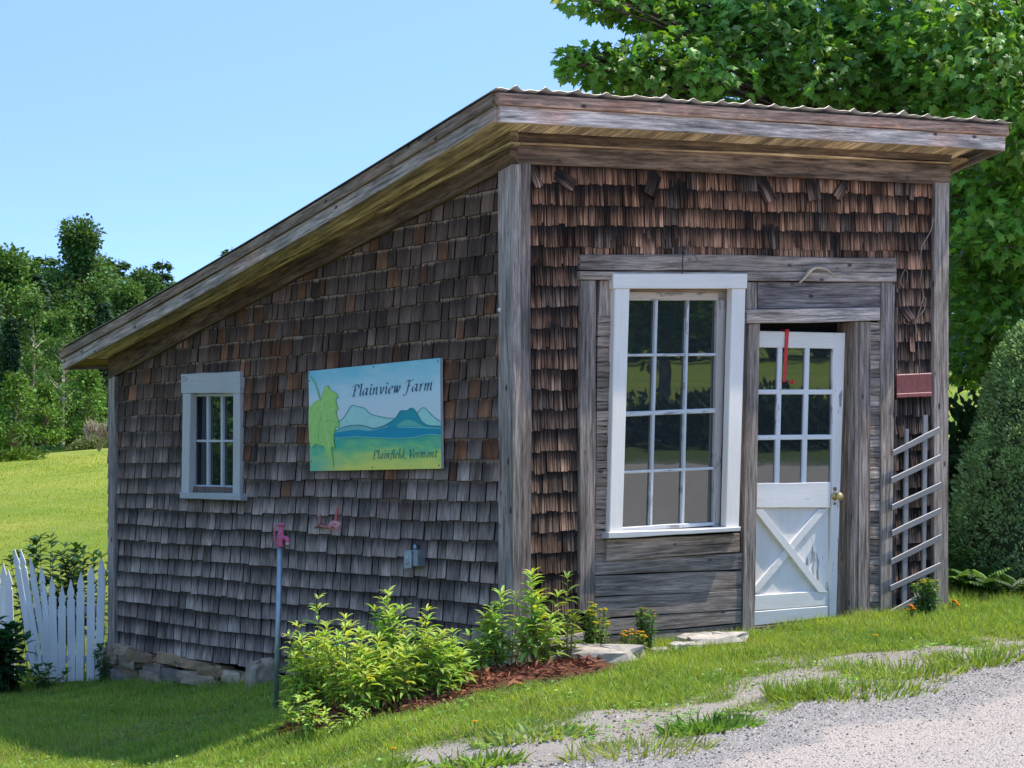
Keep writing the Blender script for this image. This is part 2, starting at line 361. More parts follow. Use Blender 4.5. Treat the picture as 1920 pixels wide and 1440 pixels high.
# gravel drive: its own sheet just above the ground
gmx=axis(0,-3.5,5,.07,(-30,13)); T=np.concatenate([np.linspace(0,.9,16),np.linspace(1,2.4,12),np.linspace(2.7,14,14)])
X,Tt=np.meshgrid(gmx,T); Y=edge(X)-Tt+.04*np.sin(X*31)+.03*np.sin(X*57+Tt*9); Z=G(X,Y)+.006+.02*np.clip(Tt/.5,0,1)
nx,ny=len(gmx),len(T); idx=np.arange(nx*ny).reshape(ny,nx)
fc=np.stack([idx[:-1,:-1],idx[1:,:-1],idx[1:,1:],idx[:-1,1:]],2).reshape(-1,4)
dm=MB(); band=np.clip(1.25-np.abs(Tt-.45)/.75+.3*vnoise(X,Y,2,4),0,1)
dm.add(np.stack([X,Y,Z],2).reshape(-1,3),fc,None,np.stack([band,Tt/10,band*0,band*0+1],2).reshape(-1,4))
n=NT('gravel'); p=n.pos(); sc=n.new('ShaderNodeSeparateColor'); n.link(n.attr('tint').outputs['Color'],sc.inputs[0])
a=n.noise(p,1.3,5,.6); g=n.noise(p,160,4,.75); v=n.vor(p,95,'Color'); vd=n.vor(p,95); v2=n.vor(p,38); sv=n.new('ShaderNodeSeparateColor'); n.link(v,sv.inputs[0])
pk=n.mix(n.rng(g,.3,.7),(.48,.39,.315),(.70,.59,.48)); pk=n.mix(n.rng(sv.outputs[0],.82,.9,0.,.8),pk,(.12,.11,.12)); pk=n.mix(n.rng(a,.35,.65,0.,.4),pk,(.52,.45,.39))
gy_=n.mix(sv.outputs[1],(.19,.165,.14),(.55,.485,.42)); gy_=n.mix(n.rng(g,.4,.7,0.,.5),gy_,(.55,.50,.45))
st=n.noise(n.scale(p,(1.4,2.2,1)),1,5,.65)
col=n.mix(n.rng(n.math('ADD',sc.outputs[0],n.rng(st,.3,.7,-.5,.4)),.35,.65),pk,gy_)
h=n.math('ADD',n.math('MULTIPLY',vd,-1.),n.math('MULTIPLY',g,.6))
drive=dm.build('gravel_drive', n.done(n.bsdf(col,.95,.15,n.bump(h,.9,.015))), smooth=True); tag(drive,kind='structure')

# ------------------------------------------------------------------ the shed
shed=thing('shed','weathered shingled shed with slanted roof, white front window and white half glazed door','shed',W(0,0,-.2))
def zt(a,b): return .0227*a-.0333*b
core=MB(); i0=.13
def box8(mb,pts,tint): mb.add(pts,[[0,3,2,1],[4,5,6,7],[0,1,5,4],[1,2,6,5],[2,3,7,6],[3,0,4,7]],None,tint)
RS,ROA,ROB=.2141,.28,.27
def roofz(a,b): return 3.338+.0185*(a+ROA)-RS*(b+ROB)-.032*math.sin(math.pi*min(max((b+ROB)/6.74,0),1))
ca=[(i0,i0),(WA-i0,i0),(WA-i0,WB-i0),(i0,WB-i0)]
box8(core,[W(a,b,-.9) for a,b in ca]+[W(a,b,roofz(a,b)-.25) for a,b in ca],(.02,.018,.016))
core.build('wall',M['dark'],shed)
# plain board walls on the two far sides
bw=MB()
for pl in (0,1):
    ln=WB if pl==0 else WA; k=int(ln/.2)
    for i in range(k):
        u0,u1=ln*i/k+.003,ln*(i+1)/k-.003
        if pl==0: ps=[(WA,u0),(WA,u1)]; nv=DF
        else: ps=[(u0,WB),(u1,WB)]; nv=DL
        LO=[W(*ps[0],-.6),W(*ps[0],roofz(*ps[0])-.2)]; HI=[W(*ps[1],-.6),W(*ps[1],roofz(*ps[1])-.2)]
        strip(bw,np.array(LO)-nv*.02,np.array(HI)-nv*.02,nv*.02,np.array((.17,.16,.15))*random.uniform(.8,1.2))
bw.build('board_wall',M['board'],shed)

def shingle(mb,pl,u0,u1,h0,h1,th,tint,rot=0,lift=0,slv=1,tb=.0):
    """wedge from butt h0 to top h1; slivers follow the split grain"""
    us=np.linspace(u0,u1,slv+1)
    if slv>1: us[1:-1]+=rng.normal(0,(u1-u0)/slv*.25,slv-1)
    sd=random.uniform(0,300)
    for k in range(slv):
        a,b=us[k]+(.0004 if slv==1 else .0011),us[k+1]-(.0004 if slv==1 else .0011); t=th*(1 if slv==1 else random.uniform(.75,1.15)); hb=h0+(random.gauss(0,.0025) if slv>1 else 0)+(abs(random.gauss(0,.012)) if slv>1 and random.random()<.06 else 0)
        cen=np.array(((u0+u1)/2,(h0+h1)/2)); co,si=math.cos(rot),math.sin(rot); v=[];gp=[];al=[]
        sl=random.gauss(0,.0009)
        for u,h,o in ((a,hb+sl,.0),(b,hb-sl,.0),(b,h1,-.002),(a,h1,-.002),(a,hb+sl,t+lift),(b,hb-sl,t+lift),(b,h1,.003+lift*.3),(a,h1,.003+lift*.3)):
            d=np.array((u,h))-cen; r=cen+np.array((co*d[0]-si*d[1],si*d[0]+co*d[1]))
            aa,bb=(r[0],0) if pl=='F' else (0,r[0])
            v.append(P(pl,r[0],r[1]+zt(aa,bb),o)); gp.append((u,h-h0,sd+(0 if slv==1 else k*.37))); al.append((h-h0)/.135)
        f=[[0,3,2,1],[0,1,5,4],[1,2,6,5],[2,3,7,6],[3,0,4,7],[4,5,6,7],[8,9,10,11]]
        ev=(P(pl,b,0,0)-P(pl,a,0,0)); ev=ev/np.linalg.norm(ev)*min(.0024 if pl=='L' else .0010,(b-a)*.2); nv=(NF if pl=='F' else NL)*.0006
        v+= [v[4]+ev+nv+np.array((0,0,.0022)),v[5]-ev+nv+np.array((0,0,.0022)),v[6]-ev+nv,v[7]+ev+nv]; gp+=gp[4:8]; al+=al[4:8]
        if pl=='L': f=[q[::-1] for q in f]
        tt=np.tile(np.append(tint*(1 if slv==1 else random.choice((.35,.7,.88,1.,1.12,1.4))),1),(12,1)); tt[:8,:3]*=(.16 if pl=='L' else .3); tt[:,3]=np.clip(al,0,1.6)  # sides and butts darkened: weathered edges, plus gap and butt shadow painted in
        mb.add(v,f,gp,tt)
EXPO=.1285
SWB=(L(444,800,.02)[0],L(347,800,.02)[0]); SWZ=(L(395,931,.02)[1],L(395,720,.02)[1])
sh=MB()
h=-.405; ci=0
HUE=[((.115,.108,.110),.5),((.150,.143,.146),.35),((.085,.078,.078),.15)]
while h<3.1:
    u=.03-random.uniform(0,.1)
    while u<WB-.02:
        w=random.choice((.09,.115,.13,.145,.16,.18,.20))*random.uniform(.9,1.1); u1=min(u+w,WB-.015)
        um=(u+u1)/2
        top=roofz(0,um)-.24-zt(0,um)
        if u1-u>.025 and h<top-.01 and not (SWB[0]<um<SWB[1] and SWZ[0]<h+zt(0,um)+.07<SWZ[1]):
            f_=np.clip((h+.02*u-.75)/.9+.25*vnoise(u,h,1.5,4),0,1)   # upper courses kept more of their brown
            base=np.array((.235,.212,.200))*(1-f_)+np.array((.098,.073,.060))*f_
            dr=vnoise(u,h,2.2,9); base=base*(1+.28*dr)
            r=random.random()
            if r<(.20*f_)*(1+vnoise(u,h,1.2,1)): base=np.array((.17,.092,.056))*random.uniform(.6,1.1)
            elif r>.93: base=base*1.3
            base=base*random.uniform(.70,1.30)
            wob=.006*math.sin(u*2.1+ci)+random.gauss(0,.0035)
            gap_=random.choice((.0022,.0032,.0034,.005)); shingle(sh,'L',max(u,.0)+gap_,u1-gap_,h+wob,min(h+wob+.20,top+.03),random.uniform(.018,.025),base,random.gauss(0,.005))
        u=u1
    h+=EXPO; ci+=1
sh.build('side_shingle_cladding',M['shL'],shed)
# front shingles: split into ragged strips; the door and window bay stays free
A0,A1=F(1089,500,.02)[0],F(1680,500,.02)[0]; HB=F(1380,482,.02)[1]-zt(1.6,0)
fs=MB(); h=-.35; ci=0
while h<2.96:
    u=.10-random.uniform(0,.05)
    while u<WA-.03:
        w=random.uniform(.075,.16); u1=min(u+w,WA-.03); um=(u+u1)/2
        if h+EXPO<HB+.015:
            if u<A0-.015<u1: u1=A0+.01
            elif u<A1+.015<u1: u=A1-.005
        um=(u+u1)/2; bay=A0-.005<um<A1+.005
        h0=h+.005*math.sin(u*3+ci)+random.gauss(0,.0035)
        if not(bay and h+EXPO<HB+.015) and u1-u>.02:
            if bay and h0<HB: h0=HB-.005
            g=np.clip((2.55-h)/1.2,0,1)
            base=np.array((.27,.165,.110))*(1-g)+np.array((.165,.118,.092))*g
            if um>2.6: base=base*(1-.75*g)+np.array((.17,.15,.138))*.75*g
            r=random.random()
            if r<.09: base=base*.45
            elif r<.25: base=np.array((.17,.135,.112))*random.uniform(.8,1.1)
            elif r>.86: base=base*1.3
            nsl=1 if (u1-u)<.05 else random.choice((4,5,6,7))
            thin=random.random()<.04; base=base*(.45 if thin else 1)
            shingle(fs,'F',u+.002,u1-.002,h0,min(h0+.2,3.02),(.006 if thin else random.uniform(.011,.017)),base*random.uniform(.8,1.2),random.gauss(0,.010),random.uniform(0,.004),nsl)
        u=u1
    h+=EXPO*.99; ci+=1
for px,py,rot,w in ((1060,338,1.05,.085),(1226,347,-.45,.10),(1438,358,.5,.105),(1527,355,.12,.12),(1580,358,-.75,.08),(1712,356,-.2,.05),(1005,330,.3,.06),(1700,585,.65,.075),(1712,640,-.05,.05),(1690,800,.12,.06)):
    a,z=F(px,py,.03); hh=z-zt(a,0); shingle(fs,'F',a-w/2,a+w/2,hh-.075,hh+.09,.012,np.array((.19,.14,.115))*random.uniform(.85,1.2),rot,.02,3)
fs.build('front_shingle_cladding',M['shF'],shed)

GREY=(.21,.205,.20); GREY2=(.165,.158,.155); BRN=(.150,.118,.092); LG=(.29,.285,.28)
def board(name,pl,cs,o0,o1,tint,mat='board',**k):
    m=MB(); qboard(m,pl,cs,o0,o1,tint,**k); return m.build(name,M[mat],shed)
# corner posts
board('corner_post','F',[(962,1330),(995,1330),(997,306),(962,306)],-.01,.044,GREY2)
m=MB(); qboard(m,'L',[(934,1330),(961.5,1330),(961.5,308),(934,312)],-.01,.046,(.20,.195,.19)); m.build('corner_post',M['board'],shed)
board('corner_post','F',[(1750,1160),(1776,1160),(1781.5,343),(1754,343)],-.01,.042,GREY)
board('corner_post','L',[(202,1215),(214,1215),(214.5,700),(203,700)],-.01,.044,GREY)
# frieze boards
board('frieze_board','F',[(960,308),(1782,344),(1783,307),(960,268)],-.01,.040,BRN,'soffit')
board('frieze_board','F',[(960,266),(1783,305),(1786,287),(960,247)],.0,.055,(.115,.092,.070),'soffit')
board('frieze_board','L',[(204,709),(956,311),(956,269),(203,668)],-.01,.048,(.10,.075,.052),'soffit')
board('frieze_board','L',[(203,666),(957,267.5),(957,247),(203,652)],.0,.058,(.17,.145,.095),'soffit')
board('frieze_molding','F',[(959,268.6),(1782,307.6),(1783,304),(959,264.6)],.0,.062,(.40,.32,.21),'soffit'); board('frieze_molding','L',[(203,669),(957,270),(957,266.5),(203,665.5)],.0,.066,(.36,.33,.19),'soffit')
# roof edge: two stepped fascia boards along the front, rakes down both sides, low eave behind
bs=np.linspace(-ROB,WB+ROB,22); as_=np.linspace(-ROA,WA+.25,16)
def edgeboard(name,path,d0,d1,out,th,tint):
    m=MB(); LO=[np.array(W(a,b,roofz(a,b)-d0)) for a,b in path]; HI=[np.array(W(a,b,roofz(a,b)-d1)) for a,b in path]
    n_=len(LO); j=np.cumsum(rng.normal(0,.0012,n_)); 
    LO=np.array(LO); HI=np.array(HI); LO[:,2]+=j-j.mean()
    strip(m,LO,HI,np.array(out)*th,tint); return m.build(name,M['fascia'],shed)
fp=[(a,-ROB) for a in as_]; rp=[(-ROA,b) for b in bs]; rr=[(WA+.25,b) for b in bs]; ep=[(a,WB+ROB) for a in as_]
edgeboard('fascia_board',fp,.178,.078,NF,.026,(.36,.35,.345)); edgeboard('fascia_cap',[(a,-ROB) for a in np.linspace(-ROA-.02,WA+.27,16)],.076,.004,NF,.042,(.27,.20,.165))
edgeboard('rake_board',rp,.178,.082,NL,.026,(.25,.24,.22)); edgeboard('rake_cap',rp,.080,.006,NL,.042,(.17,.145,.115))
edgeboard('rake_board',rr,.178,.082,DF,.026,GREY); edgeboard('rake_cap',rr,.080,.006,DF,.042,GREY2)
edgeboard('eave_board',ep,.178,.004,DL,.03,GREY2)
# soffits follow the roof slope
def soffit(name,quads,tint,k):
    m=MB()
    for a0,a1,path in quads:
        LO=[W(*a0(t),roofz(*a0(t))-.150) for t in path]; HI=[W(*a1(t),roofz(*a1(t))-.150) for t in path]
        strip(m,LO,HI,(0,0,.02),np.array(tint)*random.uniform(.8,1.2))
    return m.build(name,M['soffit'],shed)
soffit('soffit',[(lambda t,a0=a0,a1=a1:(a0,t),lambda t,a0=a0,a1=a1:(a1,t),bs[:-1]) for a0,a1 in ((-ROA+.0,-.145),(-.143,.02))],(.46,.42,.31),0)
soffit('soffit',[(lambda t,u=u:(u,t),lambda t,u=u:(u+.168,t),(-ROB,-.12,.02)) for u in np.arange(.022,WA,.17)],(.48,.42,.35),0)
soffit('soffit',[(lambda t:(WA-.0,t),lambda t:(WA+.25,t),bs[1:-1])],(.33,.27,.17),0)
soffit('soffit',[(lambda t:(t,WB),lambda t:(t,WB+ROB),as_)],(.22,.16,.07),0)
# corrugated metal roof
m=MB(); au=np.arange(-ROA-.05,WA+.30,.0187); bv=np.linspace(-ROB-.055,WB+ROB+.05,24); V=[]
for b in bv:
    for i,a in enumerate(au):
        ph=((a+.3)%.225)/.225; rib=(.020+.008*math.sin(round((a+.3)/.225)*2.3))*math.exp(-((ph-.5)/.11)**2)+.003*math.sin(a*60)
        V.append(W(a,b,roofz(min(a,WA+.25),b)+.006+rib+(.004*math.sin(a*9) if b<-.2 else 0)))
na=len(au); nb=len(bv)
idx=np.arange(na*nb).reshape(nb,na); fc=np.stack([idx[:-1,:-1],idx[:-1,1:],idx[1:,1:],idx[1:,:-1]],2).reshape(-1,4)
m.add(V,fc,None,(.36,.33,.29)); rf=m.build('metal_roof',M['metal'],shed,True)
sm=rf.modifiers.new('sheet','SOLIDIFY'); sm.thickness=.004; sm.offset=1
# foundation of stacked stones
def rock(mb,c,sx,sy,sz,yaw,tint,seed,pw=.55,ns=10,nr=6):
    r_=np.random.default_rng(seed); V=[]; ph=r_.uniform(0,6,6)
    for i in range(nr+1):
        la=-math.pi/2+math.pi*i/nr
        for k in range(ns):
            lo=2*math.pi*k/ns; d=np.array([math.cos(la)*math.cos(lo),math.cos(la)*math.sin(lo),math.sin(la)])
            d=np.sign(d)*np.abs(d)**(pw)*(1+.12*math.sin(3*lo+ph[0]+la)+.08*math.sin(5*lo+ph[1])*math.cos(3*la+ph[2])+.05*r_.normal()*(0<i<nr))
            x,y,z=d[0]*sx,d[1]*sy,d[2]*sz
            V.append((c[0]+x*math.cos(yaw)-y*math.sin(yaw),c[1]+x*math.sin(yaw)+y*math.cos(yaw),c[2]+z))
    Fc=[[i*ns+k,i*ns+(k+1)%ns,(i+1)*ns+(k+1)%ns,(i+1)*ns+k] for i in range(nr) for k in range(ns)]
    mb.add(V,Fc,None,tint)
fm=MB(); sd=0
for row,(zc,hh) in enumerate(((-.60,.045),(-.68,.05),(-.76,.05),(-.84,.06))):
    b=.2+.1*row
    while b<WB:
        w=random.uniform(.10,.30); t=random.choice(((.34,.25,.15),(.27,.20,.13),(.38,.24,.13),(.22,.18,.13),(.42,.31,.19)))
        rock(fm,W(.02+random.uniform(-.03,.02),b+w,zc+random.gauss(0,.012)+.02-.008*b),.075,w*1.0,hh*random.uniform(.85,1.15),TH+random.gauss(0,.05),np.array(t)*random.uniform(.6,1.15),sd,.32); sd+=1
        b+=2*w+.005
fm.build('stone_foundation',M['stone'],shed,False); fm=MB()
for a in np.arange(.1,WA,.3): rock(fm,W(a,.05,-.2),.17,.08,.1,TH,(.22,.2,.17),sd); sd+=1
fm.build('stone_footing',M['stone'],shed,False)

# boards of the door and window bay
B=lambda n,cs,o0,o1,t,**k: board(n,'F',cs,o0,o1,t,**k)
B('header_board',[(1088,506),(1681,511),(1681,483),(1088,476)],-.01,.040,(.175,.165,.155))
B('header_board',[(1088,525),(1681,527),(1681,512),(1088,507)],-.01,.046,(.24,.235,.225))
B('trim_board',[(1086,1150),(1115,1150),(1119,526),(1089,526)],-.01,.034,GREY2)
B('filler_board',[(1123,592),(1152,592),(1152,526),(1125,526)],-.03,.014,(.22,.21,.20))
m=MB()                                    # rough hewn strip, cross grain showing
yy=592
while yy<1048:
    hgt=random.uniform(9,30); t=(yy-592)/456; xo=-5*t
    qboard(m,'F',[(1121+xo,yy+hgt-1),(1150+xo,yy+hgt-1),(1150+xo,yy),(1121+xo,yy)],-.03,random.uniform(.008,.02),np.array((.20,.185,.17))*random.uniform(.7,1.2),'u',3,.003); yy+=hgt
m.build('hewn_strip',M['board'],shed)
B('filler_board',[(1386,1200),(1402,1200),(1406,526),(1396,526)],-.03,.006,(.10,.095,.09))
B('apron_board',[(1137,1051),(1387,1036),(1387,1001),(1139,1012)],-.01,.034,(.185,.165,.145))
pl=[((1052,1078),(1037,1067)),((1080,1120),(1070,1106)),((1121,1160),(1107,1142)),((1162,1192),(1144,1168)),((1194,1245),(1170,1225))]
for (l0,l1),(r0,r1) in pl: B('siding_plank',[(1116,l1),(1392,r1),(1392,r0),(1116,l0)],-.03,.010+random.uniform(0,.008),np.array(GREY2)*random.uniform(.8,1.2))
B('door_frame_board',[(1391,1200),(1414.5,1192),(1426,606),(1404,608)],-.08,.030,(.18,.172,.165))
B('door_header_board',[(1401,606),(1650,602),(1650,577),(1401,580)],-.01,.052,(.30,.295,.29))
B('panel_board',[(1421,580),(1659,578),(1659,529),(1421,529)],-.01,.018,(.155,.155,.165))
B('filler_board',[(1399,580),(1420,580),(1420,529),(1401,529)],-.01,.024,(.24,.235,.225))
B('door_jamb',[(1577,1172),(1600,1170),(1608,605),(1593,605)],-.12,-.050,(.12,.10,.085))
B('door_frame_board',[(1600,1172),(1608,1172),(1612,603),(1605,603)],-.12,.020,(.22,.205,.195))
B('door_frame_board',[(1609,1172),(1632,1170),(1632,603),(1612,603)],-.03,.028,GREY2)
m=MB(); yy=604
while yy<1165:
    hgt=random.uniform(6,24); t=(yy-604)/560
    qboard(m,'F',[(1632-1*t,yy+hgt-.6),(1651-4*t,yy+hgt-.6),(1651-4*t,yy),(1632-1*t,yy)],-.03,random.uniform(.012,.026),np.array((.19,.18,.172))*random.uniform(.6,1.5),'u',2,.002); yy+=hgt
m.build('hewn_strip',M['board'],shed)
B('trim_board',[(1651,1172),(1673,1168),(1679,529),(1654,529)],-.01,.034,GREY)
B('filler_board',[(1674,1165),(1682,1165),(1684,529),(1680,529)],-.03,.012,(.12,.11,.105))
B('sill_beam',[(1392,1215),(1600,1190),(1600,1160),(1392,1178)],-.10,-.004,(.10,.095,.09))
m=MB(); qboard(m,'F',[(985,1222),(1096,1200),(1096,1186),(985,1206)],.02,.05,(.30,.29,.28)); m.build('sill_board',M['board'],shed)

# front window
fw=part('front_window',shed)
def pb(name,root,cs,o0,o1,t,mat,pl='F',**k):
    m=MB(); qboard(m,pl,cs,o0,o1,t,**k); return m.build(name,M[mat],root)
WHT=(.90,.81,.69)
pb('window_casing',fw,[(1150,541),(1401,541),(1401,513),(1150,513)],0,.062,WHT,'white',jt=.0)
pb('window_casing',fw,[(1143,1006),(1167.5,1000),(1181,541.5),(1153,541.5)],0,.054,WHT,'white',jt=.0)
pb('window_casing',fw,[(1361,988),(1386,989),(1398.5,541.5),(1373,541.5)],0,.054,WHT,'white',jt=.0)
m=MB(); qboard(m,'F',[(1141,1010),(1388,996),(1389,987),(1142,1000)],-.02,.085,(.62,.60,.55)); m.build('window_sill',M['oldwhite'],fw)
sa=MB(); SC=(.66,.63,.57); PC=(.62,.50,.38)
qboard(sa,'F',[(1176,563),(1366,563),(1368,546),(1176,546)],-.07,-.022,PC)
qboard(sa,'F',[(1341,990),(1354,988),(1367,548),(1350,548)],-.07,-.022,(.50,.44,.37))
qboard(sa,'F',[(1166,999),(1352,985),(1352,978),(1166,990)],-.07,-.022,(.66,.65,.62))
qboard(sa,'F',[(1162,1000),(1170,1000),(1183,548),(1176,548)],-.07,-.022,SC)
MU=(.62,.62,.58)
for (xt,xb) in ((1236.5,1225.5),(1295.5,1285)): qboard(sa,'F',[(xb-2.6,986),(xb+2.6,986),(xt+2.6,560),(xt-2.6,560)],-.062,-.026,MU,jt=.0004)
for (yl,yr,w) in ((666,664.5,2.6),(777,769.5,4.4),(886,878,2.6)): qboard(sa,'F',[(1170,yl+w),(1350,yr+w),(1350,yr-w),(1170,yl-w)],-.062,-.0265,MU,jt=.0004)
sa.build('sash',M['sash'],fw)
m=MB(); qboard(m,'F',[(1160,1000),(1354,990),(1366,548),(1172,548)],-.060,-.048,(0,0,0)); m.build('glass',M['glass'],fw)
m=MB(); qboard(m,'F',[(1356,990),(1363,990),(1376,545),(1369,545)],-.07,-.004,(.13,.115,.105)); qboard(m,'F',[(1176,548),(1374,548),(1374,541),(1176,541)],-.07,-.006,(.2,.17,.14)); m.build('window_jamb',M['board'],fw)
# side window
sw=part('side_window',shed)
SG=(.54,.50,.445)
pb('window_casing',sw,[(340,738),(450,737),(450,695.5),(339,702)],-.01,.052,(.50,.475,.43),'wornwhite','L')
pb('window_casing',sw,[(340,934),(353,934),(357,738),(342,738)],-.01,.046,SG,'wornwhite','L')
pb('window_casing',sw,[(436,936),(449,936),(449.5,737),(437,737)],-.01,.046,SG,'wornwhite','L')
pb('window_sill',sw,[(337,935),(451,938),(451,926),(337,923)],-.01,.07,(.42,.42,.39),'wornwhite','L')
sa=MB(); S2=(.54,.53,.48)
qboard(sa,'L',[(356,923),(438,925),(438,911),(356,909)],-.05,-.01,(.50,.53,.53)); qboard(sa,'L',[(356,744),(438,743),(438,737),(356,738)],-.05,-.01,S2)
qboard(sa,'L',[(354,923),(361,923),(361.5,738),(356,738)],-.05,-.01,S2); qboard(sa,'L',[(434,924),(439,924),(439,738),(435,738)],-.05,-.01,S2)
for xc in (385.5,412): qboard(sa,'L',[(xc-1.8,912),(xc+1.8,912),(xc+1.8,742),(xc-1.8,742)],-.045,-.014,S2,jt=.0003)
qboard(sa,'L',[(360,829),(436,829.5),(436,825),(360,824.5)],-.045,-.0145,S2,jt=.0003)
sa.build('sash',M['wornwhite'],sw)
m=MB(); qboard(m,'L',[(354,920),(438,920),(438,740),(354,740)],-.045,-.035,(0,0,0)); m.build('glass',M['glass2'],sw)

# door
dr=part('door',shed)
D0,D1=-.085,-.045; DW=(.82,.76,.67)
def dx(t,x0,x1): return x0+(x1-x0)*t
pb('door_rail',dr,[(1426,651),(1592,654),(1593,624),(1427,620)],D0,D1,(.84,.78,.67),'white',jt=0)
pb('door_stile',dr,[(1564,1159),(1577,1157),(1593,624),(1571,624)],D0,D1+.001,DW,'oldwhite')
pb('door_stile',dr,[(1411,1176),(1417,1175),(1429,622),(1424,622)],D0,D1+.0015,DW,'oldwhite')
mu=MB()
for (xt,xb) in ((1472.7,1466.5),(1524,1517)): qboard(mu,'F',[(xb-4.4,906),(xb+4.4,906),(xt+4.2,650),(xt-4.2,650)],D0,D1-.004,(.78,.75,.69),jt=.0003)
for yl,yr in ((735,735),(821,819.5)): qboard(mu,'F',[(1418,yl+4.6),(1570,yr+4.6),(1570,yr-4.6),(1418,yl-4.6)],D0,D1-.0045,(.78,.75,.69),jt=.0003)
mu.build('muntin',M['oldwhite'],dr)
m=MB(); qboard(m,'F',[(1416,908),(1568,908),(1576,648),(1424,648)],D0+.012,D0+.022,(0,0,0)); m.build('glass',M['glass'],dr)
pb('door_panel',dr,[(1413,1176),(1566,1160),(1566,930),(1418,930)],D0,D1-.018,DW,'oldwhite')
pb('door_rail',dr,[(1417,953),(1563,952),(1565,905),(1419,906)],D0,D1+.008,DW,'oldwhite')
pb('door_rail',dr,[(1412,1147),(1558,1136),(1559,1109),(1414,1117)],D0,D1+.004,DW,'oldwhite')
pb('kick_board',dr,[(1411,1175),(1559,1159),(1559,1137),(1412,1148)],D0,D1+.010,(.60,.60,.57),'oldwhite')
pb('door_brace',dr,[(1414,1112),(1430,1112),(1560,955),(1543,955)],D0,D1+.002,DW,'oldwhite',grain='z')
pb('door_brace',dr,[(1541,1111),(1558,1111),(1436,955),(1419,955)],D0,D1+.012,DW,'oldwhite',grain='z')
m=MB(); a,z=F(1573,931,.0); kb=P('F',a,z,D1)
lathe(m,kb,NF,[(0,.028),(.006,.028),(.010,.012),(.035,.011),(.042,.022),(.055,.028),(.066,.022),(.070,.003)],16,(.62,.44,.18))
tube(m,[P('F',a,z+.05,D1),P('F',a,z+.05,D1+.008)],[.013,.013],10,(.25,.19,.1)); tube(m,[P('F',a,z-.05,D1),P('F',a,z-.05,D1+.008)],[.009,.009],10,(.25,.19,.1))
m.build('door_knob',M['metal'],dr,True)

# ------------------------------------------------------------------ painted farm sign on the side wall
TLs,TRs,BRs,BLs=[np.array(L(x,y,.05)) for x,y in ((578.3,696),(825,671),(827.5,878.5),(581.5,883.3))]
def suv(u,v,o): 
    q=(TLs*(1-u)+TRs*u)*(1-v)+(BLs*(1-u)+BRs*u)*v; return P('L',q[0],q[1],o)
def sv(x,y):
    x0=110+20*((y-215)/1125); x1=1590+15*((y-65)/1245); u=(x-x0)/(x1-x0); tp=215-.1014*(x-110); bt=1340-.02*(x-130); return u,(y-tp)/(bt-tp)
sign=thing('farm_sign','painted board on the dark shingles with mountains, a big green leaf and blue italic lettering','sign',suv(.5,1,.03))
n=NT('sign panel paint'); ug=n.new('ShaderNodeSeparateXYZ'); n.link(n.attr('gp').outputs['Vector'],ug.inputs[0]); p=n.pos(); nz_=n.noise(n.scale(p,(2,2,9)),1.5,4,.6); v_=n.math('ADD',ug.outputs[1],n.rng(nz_,.3,.7,-.08,.08))
c=n.mix(n.rng(v_,.0,.3),(.17,.50,.60),(.46,.64,.70)); c=n.mix(n.rng(v_,.3,.6),c,(.55,.63,.64))
c=n.mix(n.rng(v_,.60,.66),c,(.05,.38,.26)); c=n.mix(n.rng(v_,.72,.84),c,(.22,.53,.18)); c=n.mix(n.rng(v_,.80,.97),c,(.60,.64,.13))
c=n.mix(n.math('MULTIPLY',n.rng(ug.outputs[0],.05,.3,1.,0.),n.rng(v_,.75,.9)),c,(.15,.45,.27))
smat=n.done(n.bsdf(n.mix(1.,c,(1.35,1.17,1.02),'MULTIPLY'),.5,.3))
m=MB(); N_=12; V=[];GP=[]
for j in range(N_+1):
    for i in range(N_+1): V.append(suv(i/N_,j/N_,.050)); GP.append((i/N_,j/N_,0))
k=N_+1; Fc=[[j*k+i,(j+1)*k+i,(j+1)*k+i+1,j*k+i+1] for j in range(N_) for i in range(N_)]
m.add(V,Fc,GP); m.build('sign_face',smat,sign)
m=MB(); strip(m,[suv(0,1,.03),suv(1,1,.03)],[suv(0,0,.03),suv(1,0,.03)],NL*.0185,(.42,.43,.42),.001); m.build('sign_backing',M['paintart'],sign)
def flat(mb,pts,o,tint): 
    tint=np.array(tint)*(1.4,1.2,1.02)
    V=[suv(*sv(x,y),o) for x,y in pts]; mb.add(V,[list(range(len(V)))],None,tint)
def ribbon(mb,pts,w,o,tint,path=None):
    tint=np.array(tint)*(1.4,1.2,1.02); p=smooth_path(np.array([sv(x,y) for x,y in pts]),6); w2=w/1000
    for i in range(len(p)-1):
        d=p[i+1]-p[i]; d=d*np.array((1.55,1)); d/=np.linalg.norm(d)+1e-9; nn=np.array((-d[1]/1.55,d[0]))*w2
        mb.add([suv(*(p[i]-nn),o+i*2e-5),suv(*(p[i+1]-nn),o+i*2e-5),suv(*(p[i+1]+nn),o+i*2e-5),suv(*(p[i]+nn),o+i*2e-5)],[[0,1,2,3]],None,tint)
def sp(pts): return [tuple(q) for q in smooth_path(np.array(pts,float),6)]
m=MB()
far1=[(430,810),(480,780),(540,735),(600,640),(622,608),(660,596),(700,610),(770,625),(810,660),(860,700),(960,725),(1060,742),(1140,742)]
far2=[(1340,720),(1375,660),(1415,625),(1450,640),(1520,720),(1598,780)]
flat(m,sp(far1)+[(1140,900),(430,900)],.0508,(.31,.60,.57)); flat(m,sp(far2)+[(1600,860),(1340,860)],.0508,(.30,.61,.57))
main=[(870,860),(940,845),(1010,820),(1090,770),(1130,735),(1175,665),(1210,656),(1250,658),(1275,638),(1300,628),(1330,645),(1365,705),(1400,770),(1440,805),(1490,826),(1602,832)]
flat(m,sp(main)+[(1602,900),(870,900)],.0514,(.01,.27,.33))
flat(m,sp([(1130,830),(1180,790),(1250,760),(1320,775),(1380,810),(1440,840)]),.0518,(.10,.40,.34))
